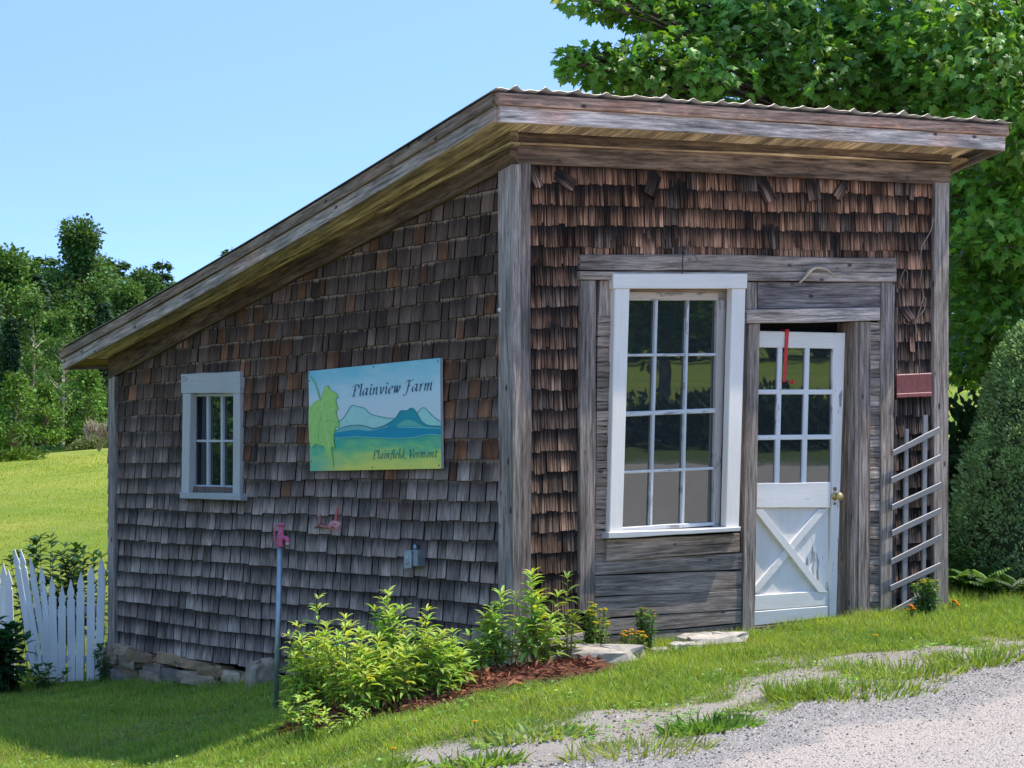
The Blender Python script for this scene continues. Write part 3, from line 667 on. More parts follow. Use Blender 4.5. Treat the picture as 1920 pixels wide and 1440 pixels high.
low=[(430,900),(520,850),(620,826),(700,820),(770,826),(880,856),(960,845),(1040,815)]
flat(m,sp(low)+[(1040,900),(430,930)],.0520,(.15,.43,.43))
blue=[(425,910),(560,886),(700,872),(800,884),(880,880),(1000,850),(1120,832),(1250,838),(1400,846),(1603,862)]
blo=[(1603,936),(1500,925),(1400,942),(1300,962),(1150,968),(1000,964),(850,958),(700,950),(560,960),(425,966)]
flat(m,sp(blue)+sp(blo),.0526,(.005,.24,.37))
OC=(.03,.19,.24)
ribbon(m,far1,4,.0532,(.07,.32,.36)); ribbon(m,far2,4,.0532,(.07,.33,.36)); ribbon(m,main,3.2,.0532,(.02,.2,.25)); ribbon(m,low,4,.0532,OC); ribbon(m,blo,3.4,.0532,(.15,.47,.50))
ribbon(m,[(1140,842),(1300,846),(1450,850),(1602,856)],3.5,.0532,(.18,.55,.50))
m.build('mountain_painting',M['paintart'],sign)
m=MB()
leaf=[(262,545),(285,470),(312,415),(322,380),(345,385),(358,372),(378,420),(440,452),(470,478),(480,508),(452,512),(455,580),(478,640),(452,655),(462,720),(485,790),(482,850),(455,835),(430,900),(425,1000),(440,1085),(408,1060),(400,1110),(420,1240),(412,1320),(385,1200),(335,1165),(325,1090),(300,1052),(250,1050),(215,1030),(190,1040),(150,1085),(140,1040),(124,1000),(116,800),(118,640),(150,600),(185,560),(230,538)]
flat(m,leaf,.0540,(.29,.56,.15))
LV=(.13,.38,.09); LL=(.46,.68,.30)
ribbon(m,[(130,270),(190,335),(225,420),(245,490),(268,555)],7,.0546,(.19,.42,.16))
ribbon(m,[(268,555),(300,700),(330,850),(355,1000),(385,1180)],3.5,.0546,LL)
for q in ([(268,560),(200,620),(150,720)],[(268,560),(330,520),(400,500),(450,505)],[(300,690),(380,640),(440,640)],[(315,780),(400,760),(470,800)],[(280,620),(210,760),(180,900),(160,1040)],[(330,880),(390,920),(420,1000)],[(290,660),(250,820),(240,1000)]): ribbon(m,q,2.4,.0546,LL if random.random()<.6 else LV)
ribbon(m,leaf[:24],1.6,.0550,LV)
m.build('leaf_painting',M['paintart'],sign)
# broad nib italic lettering
GL={'P':([[(.3,1.5),(.28,.8),(.22,.06)],[(0,.02),(.48,.02)],[(-.12,1.28),(.1,1.55),(.55,1.62),(.88,1.4),(.8,1.0),(.5,.78),(.3,.78)]],.92),
'l':([[(0,1.5),(.14,1.72),(.14,1.),(.12,.2),(.22,.0),(.36,.14)]],.42),
'a':([[(.62,.9),(.38,1.),(.1,.7),(.04,.3),(.18,.02),(.42,.2),(.6,.7)],[(.64,1.),(.6,.3),(.68,.0),(.84,.14)]],.86),
'i':([[(0,.84),(.14,1.),(.13,.4),(.2,.0),(.36,.14)],[(.08,1.54),(.24,1.34)]],.42),
'n':([[(0,.84),(.13,1.),(.12,.5),(.1,0)],[(.11,.55),(.35,.95),(.55,.95),(.55,.3),(.64,0),(.8,.14)]],.84),
'v':([[(0,.88),(.12,1.),(.2,.5),(.28,0)],[(.28,0),(.5,.4),(.6,.75),(.55,1.)]],.72),
'e':([[(.08,.48),(.4,.58),(.52,.82),(.36,1.),(.12,.75),(.06,.3),(.22,.0),(.55,.18)]],.62),
'w':([[(0,.88),(.12,1.),(.16,.5),(.22,0)],[(.22,0),(.4,.4),(.5,1.),(.52,.5),(.58,0)],[(.58,0),(.78,.4),(.88,.75),(.82,1.)]],1.0),
'F':([[(.42,1.5),(.4,.8),(.3,.0),(.12,-.42),(-.14,-.36)],[(-.05,1.3),(.12,1.58),(.5,1.56),(.95,1.66)],[(.25,.82),(.55,.84),(.8,.92)]],.84),
'r':([[(0,.84),(.13,1.),(.12,.5),(.1,0)],[(.11,.5),(.32,.92),(.55,.96)]],.58),
'm':([[(0,.84),(.13,1.),(.12,.5),(.1,0)],[(.11,.55),(.32,.95),(.5,.95),(.5,.4),(.48,0)],[(.49,.55),(.7,.95),(.9,.95),(.9,.3),(.98,0),(1.14,.14)]],1.2),
'f':([[(.62,1.56),(.42,1.64),(.28,1.3),(.2,.4),(.1,-.35),(-.16,-.5)],[(0,.95),(.5,.95)]],.46),
'd':([[(.62,.9),(.38,1.),(.1,.7),(.04,.3),(.18,.02),(.42,.2),(.6,.7)],[(.66,1.72),(.62,.8),(.6,.3),(.68,.0),(.84,.14)]],.88),
',':([[(.1,.12),(.12,-.05),(.0,-.3)]],.3),
'V':([[(-.06,1.3),(.12,1.58),(.2,.9),(.36,0)],[(.36,0),(.7,.8),(.86,1.3),(.78,1.62)]],.86),
'o':([[(.36,1.),(.1,.72),(.06,.25),(.26,.0),(.52,.28),(.56,.72),(.36,1.)]],.68),
't':([[(.2,1.35),(.17,.7),(.14,.2),(.24,0),(.42,.12)],[(0,.97),(.44,.97)]],.48),' ':([],.42)}
def lettering(text,u0,u1,vb,xh,mb,tint,o,nib=.165):
    tot=sum(GL[c][1] for c in text); sc=(u1-u0)/tot; x=u0; k=0; na=R(38)
    nv=np.array((math.cos(na),math.sin(na)))*nib/2
    for c in text:
        for st in GL[c][0]:
            p=smooth_path(np.array(st,float),7)
            if len(p)>7 or len(st)<3: pass
            for i in range(len(p)-1):
                q=[]
                for a in (p[i]-nv,p[i+1]-nv,p[i+1]+nv,p[i]+nv):
                    q.append(suv(x+(a[0]*.84+.16*a[1])*sc, vb-a[1]*xh, o+(k%40)*1.5e-5))
                mb.add(q,[[0,1,2,3]],None,tint); k+=1
        x+=GL[c][1]*sc
m=MB()
lettering('Plainview Farm',.352,.958,.285,.066,m,(.012,.06,.13),.0535); lettering('Plainfield, Vermont',.505,.975,.896,.050,m,(.015,.11,.14),.0535,.155)
m.build('lettering',M['paintart'],sign)
for u,v in ((.01,.02),(.52,.02),(.985,.03),(.01,.9),(.5,.975),(.985,.97),(.01,.1)):
    m=MB(); lathe(m,suv(u,v,.05),NL,[(0,.006),(.003,.005),(.004,.001)],8,(.12,.13,.14)); m.build('nail',M['metal'],sign)

# ------------------------------------------------------------------ small things on the side wall
def surf(px,py,o): u,z=L(px,py,o); return P('L',u,z,o)
# red iron hose bracket with two prongs
hb=thing('hose_hanger','faded red iron hanger with two upright prongs on the side wall shingles','wall hanger',surf(606,990,.03)); RD=(.62,.15,.14)
m=MB(); tube(m,[surf(592,988,.04),surf(603,986,.07),surf(612,989,.09),surf(624,987,.11)],[.011]*4,8,(.42,.12,.09))
tube(m,[surf(599,985,.02),surf(599,984,.06)],[.02,.012],8,(.26,.08,.06)); m.build('bracket_arm',M['castpaint'],hb,True)
m=MB(); tube(m,smooth_path([surf(600,986,.07),surf(600,975,.07),surf(599.5,965,.065)],4),[.014,.010],8,(.42,.11,.09)); tube(m,[surf(600,982,.07),surf(591,991,.07)],[.008,.004],6,(.33,.09,.07)); m.build('short_prong',M['castpaint'],hb,True)
m=MB(); tube(m,smooth_path([surf(628,982,.11),surf(631,972,.115),surf(632,961,.12),surf(633,951,.12)],4),.0125,8,RD)
m.build('tall_prong',M['castpaint'],hb,True)
m=MB(); V=[];k=14
cen=surf(625,986,.12)
for i in range(k):
    t=2*math.pi*i/k; r=.058*(1+.25*math.cos(t)); V.append(cen+DL*(-math.cos(t)*r)*1.45+NL*(.02*math.sin(t))+np.array((0,0,.030*math.sin(t)+.02*math.cos(t))))
V.append(cen-NL*.03+np.array((0,0,-.012))); m.add(V,[[i,(i+1)%k,k] for i in range(k)],None,(.75,.33,.33)); o=m.build('scoop',M['castpaint'],hb,True); x=o.modifiers.new('s','SOLIDIFY'); x.thickness=.004
# outlet box
ob=thing('outlet_box','small grey metal outlet box with a lid and conduit on the side wall','outlet box',surf(772,1062,.02)); GM=(.36,.40,.43)
m=MB(); qboard(m,'L',[(759,1063),(783,1062),(783,1031),(759,1033)],.015,.075,GM,jt=0,c=.003); m.build('box',M['metal'],ob)
m=MB(); qboard(m,'L',[(757,1066),(770,1064.5),(770,1032.5),(757,1034)],.078,.09,(.42,.46,.48),jt=0,c=.002); m.build('lid',M['metal'],ob)
m=MB(); tube(m,[surf(779,1031,.05),surf(779,1024,.05),surf(779,1024,.0)],[.014]*3,10,GM); m.build('conduit',M['metal'],ob,True)
m=MB(); lathe(m,surf(763.5,1045,.09),NL,[(0,.014),(.004,.014),(.005,.010)],12,(.5,.52,.53)); lathe(m,surf(763.5,1055,.09),NL,[(0,.014),(.004,.014),(.005,.010)],12,(.3,.32,.33)); m.build('socket_cover',M['castpaint'],ob,True)

# hydrant in the lawn
hx=at(519,1310,13.75); hz=float(G(hx[0],hx[1])); hy=thing('yard_hydrant','tall thin yard hydrant with a pink red head on a galvanised pipe','hydrant',(hx[0],hx[1],hz))
def hp(px,py): q=at(px,py,13.75); return q
m=MB(); tube(m,[(hx[0]-.01,hx[1],hz-.1),hp(525.5,1018)],[.0165,.0165],12,(.33,.37,.38)); m.build('pipe',M['metal'],hy,True)
PK=(.55,.10,.19)
m=MB(); bx_=hp(526,1024)[0]-.0; zz=lambda y: hp(526,y)[2]
ax_=lambda y,r: (np.array((bx_+(1024-y)*.0001,hx[1],zz(y))),r)
prof=[(1025,.024),(1022,.024),(1021.5,.019),(1016,.021),(1012,.024),(1004,.024),(1000,.018),(990,.0155),(986,.0155),(985.5,.020),(981.5,.020),(981,.006)]
tube(m,[ax_(y,r)[0] for y,r in prof],[r for y,r in prof] if False else np.interp(np.linspace(0,1,len(prof)),np.linspace(0,1,len(prof)),[r for y,r in prof]),14,PK)
fr_=np.array((0,-.02,0)); tube(m,smooth_path([hp(528,1008),hp(535,1008)+fr_,hp(539.5,1010)+2*fr_,hp(540.5,1017)+2*fr_],5),.0135,12,PK); m.build('head',M['castpaint'],hy,True)
m=MB(); tube(m,smooth_path([hp(526,983)+fr_,hp(519,984)+fr_,hp(515.5,990)+fr_,hp(515,1003)+fr_,hp(516.5,1016)+fr_,hp(520,1022)+fr_],5),.0055,8,(.50,.09,.17)); m.build('lever',M['castpaint'],hy,True)
m=MB(); tube(m,[hp(520,1003)+fr_,hp(527,1001)+fr_],[.005,.005],6,(.50,.09,.17)); m.build('lever_link',M['castpaint'],hy,True)
m=MB(); q=hp(540.5,1017)+np.array((0,-.04,0)); tube(m,[q,q-np.array((0,0,.006)),q-np.array((0,0,.020))],[.016,.016,.0145],12,(.45,.38,.30)); m.build('spout',M['metal'],hy,True)

# ------------------------------------------------------------------ small things on the front wall
def fr(px,py,o): a,z=F(px,py,o); return P('F',a,z,o)
tr=thing('trellis','grey white wooden trellis of slanted slats leaning on the right end of the front wall','trellis',fr(1715,1140,.05))
for cs in ([(1692,1140),(1700.5,1140),(1706,804),(1698,804)],[(1729,1100),(1737,1100),(1740,778),(1732,778)]):
    m=MB(); qboard(m,'F',cs,.046,.060,(.25,.235,.22)); m.build('upright',M['wornwhite'],tr)
for x0,y0,x1,y1 in ((1675,850,1762,806),(1671.5,902,1764,857),(1673,952,1765,910),(1673,1001,1764,957),(1671.5,1054,1765,1007.5),(1670,1104,1764,1060),(1670,1151,1728,1117)):
    m=MB(); qboard(m,'F',[(x0,y0+6),(x1,y1+6),(x1,y1-6),(x0,y0-6)],.060,.068,np.array((.25,.235,.22))*random.uniform(.9,1.1),grain='u'); m.build('slat',M['wornwhite'],tr)
rb=thing('metal_plate','rusty dark red metal plate with rounded corners above the trellis','metal plate',fr(1714,745,.04))
m=MB(); qboard(m,'F',[(1682,745),(1747,742),(1747,699),(1682,702)],.026,.040,(.20,.055,.045),jt=0,c=.006); m.build('plate',M['castpaint'],rb)
m=MB(); qboard(m,'F',[(1682.5,746),(1747.5,743),(1747.5,735),(1682.5,738)],.041,.052,(.26,.075,.06),jt=0,c=.004); m.build('lower_lip',M['castpaint'],rb)
m=MB(); tube(m,[fr(1725,699,.04),fr(1722,640,.03)],[.0016]*2,5,(.3,.3,.3)); m.build('wire',M['metal'],rb)
tw=thing('crooked_twig','pale bent driftwood twig fixed on the header board above the door','twig',fr(1535,515,.05))
m=MB(); tube(m,smooth_path([fr(1498,531,.06),fr(1508,521,.065),fr(1518,508,.07),fr(1530,502,.07),fr(1548,505,.07),fr(1561,514,.065),fr(1571,519,.06)],5),np.concatenate([np.linspace(.005,.013,10),np.linspace(.013,.004,20)]),7,(.40,.37,.32)); m.build('stick',M['bark'],tw,True)
for q in ([fr(1531,501,.075),fr(1535,496,.08)],[fr(1508,520,.068),fr(1520,519,.07)]):
    m=MB(); tube(m,q,[.006,.002],5,(.40,.37,.32)); m.build('spur',M['bark'],tw,True)
hk=tag(None or MB().__class__ and bpy.data.objects.new('wall_hook',None),'black wire plant hook sticking out above the front window','hook'); COL.objects.link(hk); hk.location=tuple(map(float,fr(1280,500,.05)))
m=MB(); tube(m,[fr(1280,513,.07),fr(1279.5,490,.075),fr(1281,478,.085)],[.005,.005,.005],6,(.05,.06,.07)); m.build('shank',M['castpaint'],hk,True)
m=MB(); tube(m,smooth_path([fr(1281,478,.085),fr(1284,468,.12),fr(1288,463,.14),fr(1291,459,.13)],4),.004,6,(.05,.06,.07)); tube(m,smooth_path([fr(1281,480,.085),fr(1290,470,.1),fr(1302,478,.11),fr(1309,489,.10)],4),.0025,6,(.07,.08,.09)); m.build('hook_arm',M['castpaint'],hk,True)
vn=thing('dry_vine','thin pale dry vine hanging down the shingles near the right corner post','vine',fr(1725,560,.04)); m=MB()
tube(m,smooth_path([fr(1750,408,.035),fr(1747,428,.04),fr(1738,446,.045),fr(1729,462,.045),fr(1726,485,.045),fr(1728,505,.045),fr(1726,530,.045),fr(1731,555,.045),fr(1722,590,.045),fr(1717,606,.045),fr(1719,625,.045)],5),.0035,5,(.32,.28,.23)); m.build('stem',M['bark'],vn)
for q in ([(1697,505),(1691,516),(1689,530),(1694,540)],[(1697,505),(1702,512),(1700,530)],[(1752,410),(1756,440),(1753,470)],[(1731,555),(1736,562),(1733,580),(1724,592)],[(1752,470),(1757,520)]):
    m=MB(); tube(m,smooth_path([fr(x,y,.04) for x,y in q],4),.0022,5,(.34,.30,.26)); m.build('tendril',M['bark'],vn)
# red strap hung over the door top
rs=thing('red_strap','bright red strap hanging over the top of the door onto the glass','strap',fr(1482,715,-.03))
RRED=(.62,.025,.02)
m=MB(); qboard(m,'F',[(1474.5,716),(1480,716),(1486.5,619),(1480,619)],-.040,-.036,RRED,jt=0,c=.001); m.build('strap',M['castpaint'],rs)
m=MB(); qboard(m,'F',[(1480,622),(1486.5,622),(1486.5,617.5),(1480,617.5)],-.10,-.0355,RRED,jt=0,c=.001); m.build('top_clip',M['castpaint'],rs)
m=MB(); tube(m,[fr(1477.5,714,-.036),fr(1482,718,-.025),fr(1487,717,-.02)],.006,7,RRED); tube(m,[fr(1486,720,-.02),fr(1487.5,712,-.02)],[.014,.009],8,RRED); m.build('hook',M['castpaint'],rs,True)
# insulator knob on the corner post
ik=tag(MB(),None) if False else None
m=MB(); lathe(m,surf(941,581,.03),NL,[(0,.012),(.012,.016),(.022,.013),(.026,.003)],10,(.7,.68,.6)); kn=m.build('insulator_knob',M['castpaint'],None,True); tag(kn,'small cream insulator knob on the corner post','knob')

# ------------------------------------------------------------------ stones at the foot of the front wall
def stone(px,py,D,sx,sy,sz,yaw,label,seed,tint=(.42,.36,.28)):
    q=at(px,py,D); z=float(G(q[0],q[1])); m=MB(); rock(m,(q[0],q[1],z+sz*.45),sx,sy,sz,yaw,tint,seed,ns=16,nr=8)
    o=m.build('flat_stone' if sz<.1 else 'boulder',M['stone'],None,False); return tag(o,label,'stone')
stone(1125,1243,13.2,.26,.13,.085,.25,'long pale flat stone at the edge of the mulch bed',11)
stone(1335,1205,13.9,.24,.11,.055,.5,'pale flat stone slab below the planks left of the door',12,(.46,.40,.32))
stone(1285,1222,13.72,.10,.06,.03,.4,'rounded pale stone just left of the slab by the door',13,(.50,.43,.36))
stone(1238,1227,13.6,.06,.04,.025,.2,'smallest pale stone between the two flowering clumps and the slab',14)
stone(1022,1248,13.1,.07,.045,.04,.3,'small grey stone among the stems at the shed corner',15,(.40,.38,.35))
stone(489,1290,16.0,.10,.09,.13,.6,'squarish tan boulder against the stone foundation near the hydrant',16,(.40,.31,.21))
stone(1350,1258,12.6,.03,.022,.02,.2,'tiny white stone lying in the grass verge',17,(.6,.58,.55))

# ------------------------------------------------------------------ grass
def in_shed(x,y,mrg=.0):
    a=(x-C0[0])*DF[0]+(y-C0[1])*DF[1]; b=(x-C0[0])*DL[0]+(y-C0[1])*DL[1]
    return (a>-mrg)&(b>-mrg)&(a<WA+mrg)&(b<WB+mrg)
def grass(name,N,y0,y1,hgt,wid,label,fov=.255,cols=None):
    y=y0+(y1-y0)*rng.random(N)**1.15; x=(rng.random(N)*2-1)*(fov*y+.3)
    br=bareness(x,y); mu=mulchness(x,y)
    keep=(y>edge(x)-.10)&(rng.random(N)>br*.985)&~in_shed(x,y,.02)&(mu<.28)&((y<19)|(x<-2)|(x>3))
    x,y,br=x[keep],y[keep],br[keep]; n_=len(x); z=G(x,y)
    d=np.stack([rng.normal(0,.42,n_),rng.normal(0,.42,n_),np.ones(n_)],1)
    nn=vnoise(x,y,.9,8); longer=np.clip((x-0)/1.2,0,1)
    hh=hgt*(.45+.9*rng.random(n_))*(1+.35*nn+.35*np.clip(vnoise(x,y,5,9),-.5,1))*(1+.3*longer)*(1-.6*br)*np.clip(.45+.9*(y-edge(x)-.3),.45,1)
    tone=np.clip(.5+.45*vnoise(x,y,1.6,11)+.3*vnoise(x,y,6,2)+.25*rng.normal(size=n_),0,1)[:,None]
    c=np.array((.19,.33,.045))*(1-tone)+np.array((.43,.52,.075))*tone
    dry=rng.random(n_)<.06+.28*np.exp(-((x+2.4)/.7)**2-((y-14.2)/.5)**2)+.10*np.clip(vnoise(x,y,2.3,14),0,1); c[dry]=(.36,.29,.14)
    c=c*(.75+.5*rng.random((n_,1)))
    m=MB(); leaves(m,np.stack([x,y,z-.004],1),d,rvec(n_),hh,wid*(.7+.6*rng.random(n_)),c,BLADE)
    o=m.build(name,M['grass']); return tag(o,label,'grass',None,'stuff')
grass('grass',520000,8.6,19.8,.052,.0048,'short green lawn grass around the shed')
N=16000; y=8.8+9*rng.random(N)**1.1; x=(rng.random(N)*2-1)*(.25*y+.2); q_=vnoise(x,y,1.9,21)
k=(y>edge(x)+.05)&~in_shed(x,y,.03)&(mulchness(x,y)<.2)&(q_>.12); x,y=x[k],y[k]; n_=len(x); an=rng.random(n_)*6.28; m=MB()
leaves(m,np.stack([x,y,G(x,y)+.012+.03*rng.random(n_)],1),np.stack([np.cos(an),np.sin(an),.35*rng.random(n_)],1),np.tile((0,0,1.),(n_,1))+.3*rvec(n_),.018+.025*rng.random(n_),.014+.008*rng.random(n_),jit((.20,.36,.06),n_,.4,.1),CARD)
tag(m.build('lawn_weeds',M['leaf']),'clover and broad weed leaves mixed through the lawn','lawn weeds',None,'stuff')
# meadow beyond the fence: taller, thinner spread
N=110000; y=20+75*rng.random(N)**1.5; x=-(.0+.262*rng.random(N))*y; k=(x<-2.6); x,y=x[k],y[k]; n_=len(x)
tone=np.clip(.5+.5*vnoise(x,y,.35,3)+.2*rng.normal(size=n_),0,1)[:,None]; c=np.array((.28,.37,.045))*(1-tone)+np.array((.44,.46,.07))*tone
m=MB(); leaves(m,np.stack([x,y,G(x,y)-.01],1),np.stack([rng.normal(0,.5,n_),rng.normal(0,.5,n_),np.ones(n_)],1),rvec(n_),(.03+.0005*y)*(.4+rng.random(n_)),.005+.00025*y,c,BLADE)
tag(m.build('meadow_grass',M['grass']),'sunny yellow green meadow behind the fence','meadow',None,'stuff')
# coarse tufts in the bare strip
def tuft(px,py,D,r,hh,nb,label,col=(.24,.34,.05),wide=.009,lie=.8):
    q=at(px,py,D); z=float(G(q[0],q[1])); m=MB()
    a=rng.random(nb)*6.28; rr=r*np.sqrt(rng.random(nb)); x=q[0]+np.cos(a)*rr*1.5; y=q[1]+np.sin(a)*rr
    d=np.stack([np.cos(a)*lie*rng.random(nb)*1.4,np.sin(a)*lie*rng.random(nb)*1.4,np.ones(nb)],1)
    leaves(m,np.stack([x,y,G(x,y)],1),d,rvec(nb),hh*(.5+.8*rng.random(nb)),wide*(.6+.8*rng.random(nb)),jit(col,nb,.35),BLADE)
    o=m.build('grass_tuft',M['grass']); return tag(o,label,'grass tuft')
tuft(1330,1350,10.55,.15,.085,300,'dark green weedy tuft on the gravel edge right of centre',(.16,.30,.04),.016,1.6)
tuft(1190,1415,10.02,.22,.10,260,'pale coarse grass tuft at the bottom edge of the photo',(.30,.36,.09),.009,1.3)
tuft(1590,1300,11.45,.30,.085,520,'wide grass tuft on the verge below the door')
tuft(1690,1250,12.2,.24,.09,340,'grass tuft between the dusty patch and the gravel, right of the door')
tuft(1500,1290,11.5,.12,.12,260,'small grass tuft in the dusty strip below the door')
tuft(1830,1235,12.5,.18,.10,340,'low grass tuft near the right edge of the drive')
tuft(900,1425,10.1,.13,.075,170,'broad leaved weedy tuft at the bottom centre of the photo',(.22,.34,.05),.018,1.5)
tuft(720,1420,10.35,.10,.065,130,'low weedy tuft at the foot of the lawn left of centre',(.24,.36,.06),.018,1.5)
tuft(1000,1375,10.65,.20,.065,260,'flat broad leaved weeds along the lawn edge under the mulch bed',(.27,.37,.09),.02,1.6)
# dandelions
def bloom(mb,p,r,col,k=12):
    a=np.linspace(0,6.283,k,endpoint=False); d=np.stack([np.cos(a),np.sin(a),np.full(k,.35)],1); pos=np.tile(p,(k,1))
    leaves(mb,pos,d,np.tile((0,0,1.),(k,1)),r,r*.55,jit(col,k,.15,.05),CARD)
    leaves(mb,pos+np.array((0,0,.003)),d*np.array((1,1,1.8)),np.tile((0,0,1.),(k,1)),r*.6,r*.4,jit(np.array(col)*(1,.8,.7),k,.15,.05),CARD)
for i,(px,py,D,lb) in enumerate(((888,1370,10.9,'yellow dandelion in the lawn below the mulch bed'),(735,1398,10.6,'yellow dandelion near the bottom left of the gravel'),(1640,1200,13.4,'orange dandelion in the grass right of the door'))):
    q=at(px,py,D); z=float(G(q[0],q[1])); t=thing('dandelion',lb,'flower',(q[0],q[1],z))
    m=MB(); tube(m,[(q[0],q[1],z),(q[0]+.005,q[1],z+.07)],[.002,.002],5,(.15,.2,.05)); m.build('stem',M['leaf'],t)
    m=MB(); bloom(m,(q[0]+.005,q[1],z+.07),.02,(.75,.5,.02)); m.build('petals',M['petal'],t)

# mulch chips
N=9000; x=-1.6+2.1*rng.random(N); y=11.7+1.7*rng.random(N); k=(rng.random(N)<mulchness(x,y)*1.3)&(mulchness(x,y)>.25)&~in_shed(x,y); x,y=x[k],y[k]; n_=len(x)
d=np.stack([rng.normal(size=n_),rng.normal(size=n_),rng.normal(0,.3,n_)],1); m=MB()
leaves(m,np.stack([x,y,G(x,y)+.07*mulchness(x,y)+.006+.012*rng.random(n_)],1),d,np.tile((0,0,1.),(n_,1))+.5*rvec(n_),.03+.05*rng.random(n_),.006+.008*rng.random(n_),jit((.27,.105,.055),n_,.55,.15),CARD)
tag(m.build('bark_mulch',M['mulch']),'shredded red brown bark mulch under the plants at the shed corner','mulch',None,'stuff')
# loose stones on the drive
N=60000; x=-2.2+6.2*rng.random(N); t=np.abs(rng.normal(.35,.38,N)); far=rng.random(N)<.40; t[far]=rng.random(far.sum())*3.4-.12; ver=rng.random(N)<.10; t[ver]=-1.5*rng.random(ver.sum()); t=t-.06
y=edge(x)-t; far=far&(rng.random(N)<.8); k=(np.abs(x)<.26*y); k&=(t>0)|(rng.random(N)<bareness(x,y)); x,y,far=x[k],y[k],far[k]; n_=len(x); s=.003+.0085*rng.random(n_)**2.6; s[far]*=.85
O=np.array([[1,0,0],[0,1,0],[-1,0,0],[0,-1,0],[0,0,.7],[0,0,-.7],]); FO=np.array([[0,1,4],[1,2,4],[2,3,4],[3,0,4],[1,0,5],[2,1,5],[3,2,5],[0,3,5]])
v=O[None]*s[:,None,None]*(.6+.8*rng.random((n_,6,1))); an=rng.random(n_)*6.28; co,si=np.cos(an)[:,None],np.sin(an)[:,None]
v=np.stack([v[:,:,0]*co-v[:,:,1]*si,v[:,:,0]*si+v[:,:,1]*co,v[:,:,2]],2)+np.stack([x,y,G(x,y)+.003+.021*np.clip((edge(x)-y)/.5,0,1)],1)[:,None]
m=MB(); c=jit((.39,.34,.29),n_,.6,.06); c[rng.random(n_)<.35]*=.4; c[far&(rng.random(n_)<.5)]*=.5
m.add(v.reshape(-1,3),(FO[None]+np.arange(n_)[:,None,None]*6).reshape(-1,3),None,np.repeat(c,6,0))
tag(m.build('gravel_stones',M['pebble']),'loose grey gravel along the edge of the drive','gravel',None,'stuff')

# ------------------------------------------------------------------ leafy perennials at the shed corner
def plant(name,px,D,top,spread,stems,leafn,ll,lw,col,label,cat='plant',base=None,flower=None,bare=.08,lean=.25,droop=-.15):
    X0=(px-960)*D/FPX; z0=float(G(X0,D))+.05*float(mulchness(np.array([X0]),np.array([D]))[0]); H=(EYE-(top-720)*D/FPX)-z0
    if name=='perennial': ll*=1.12; spread*=1.08; stems=int(stems*1.25); leafn=int(leafn*1.35)
    t=thing(name,label,cat,(X0,D,z0)); ms=MB(); ml=MB()
    for i in range(stems):
        a=random.uniform(0,6.28); r=spread*math.sqrt(random.random()); hx_=(H*random.uniform(.5,1.)*(1-.22*(r/spread)) if name=='perennial' else H*(1-.35*(r/spread)**1.5*random.uniform(.4,1.2))) if i else H
        if i==0: r=spread*.15
        b0=np.array((X0+.45*r*math.cos(a),D+.45*r*math.sin(a),z0-.02)); tp=np.array((X0+r*math.cos(a)*(.8+lean*.5),D+r*math.sin(a),z0+hx_*random.uniform(.9,1.)))
        mid=(b0+tp)/2+np.array((-.05*r*math.cos(a),0,.05*hx_)); pth=smooth_path([b0,mid,tp],6)
        tube(ms,pth,np.linspace(.0045,.0018,len(pth)),5,(.16,.17,.06))
        k=int(leafn*hx_/H); tt=bare+(1-bare)*np.sort(rng.random(k))**.9; tt=np.append(tt,[1.]*4)
        k=len(tt); q=np.array([np.interp(tt*(len(pth)-1),range(len(pth)),pth[:,j]) for j in range(3)]).T
        an=np.arange(k)*2.4+random.random()*6; el=droop+.9*tt**2.2+.25*rng.normal(size=k)
        d=np.stack([np.cos(an),np.sin(an),el],1); size=ll*(.55+.5*np.sin(np.clip(tt,0,1)*2.6+.35))*(.8+.4*rng.random(k))
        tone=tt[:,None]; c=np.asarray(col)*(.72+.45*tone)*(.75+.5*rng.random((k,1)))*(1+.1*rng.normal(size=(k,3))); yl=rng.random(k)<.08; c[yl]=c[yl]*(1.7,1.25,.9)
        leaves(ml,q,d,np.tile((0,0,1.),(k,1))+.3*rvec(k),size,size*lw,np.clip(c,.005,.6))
        if flower and random.random()<.75: fl=MB(); bloom(fl,tp+np.array((0,0,.008)),flower[1],flower[0],9); fl.build('bloom',M['petal'],t)
    ms.build('stem',M['leaf'],t); ml.build('leaves',M['leaf'],t)
    return t
YG=(.40,.57,.09); GG=(.33,.50,.09)
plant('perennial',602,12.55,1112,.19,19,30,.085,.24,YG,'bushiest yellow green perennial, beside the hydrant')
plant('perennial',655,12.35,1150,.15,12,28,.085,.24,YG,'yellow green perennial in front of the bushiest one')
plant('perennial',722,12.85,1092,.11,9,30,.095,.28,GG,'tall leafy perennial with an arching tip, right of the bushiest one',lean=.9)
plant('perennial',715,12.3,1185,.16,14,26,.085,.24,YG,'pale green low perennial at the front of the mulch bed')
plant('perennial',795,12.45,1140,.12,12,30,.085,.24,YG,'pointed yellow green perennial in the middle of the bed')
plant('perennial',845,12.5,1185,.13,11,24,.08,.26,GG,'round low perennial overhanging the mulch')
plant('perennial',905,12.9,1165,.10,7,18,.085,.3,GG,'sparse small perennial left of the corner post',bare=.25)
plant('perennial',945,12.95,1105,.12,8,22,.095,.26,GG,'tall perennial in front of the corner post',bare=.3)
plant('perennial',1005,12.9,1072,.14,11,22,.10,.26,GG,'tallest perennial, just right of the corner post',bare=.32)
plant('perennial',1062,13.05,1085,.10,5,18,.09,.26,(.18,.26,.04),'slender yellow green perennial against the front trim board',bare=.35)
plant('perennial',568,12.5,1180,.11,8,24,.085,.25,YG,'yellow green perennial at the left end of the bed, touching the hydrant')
plant('perennial',690,12.15,1215,.12,7,20,.085,.25,YG,'low drooping perennial at the front of the bed, above the shredded bark')
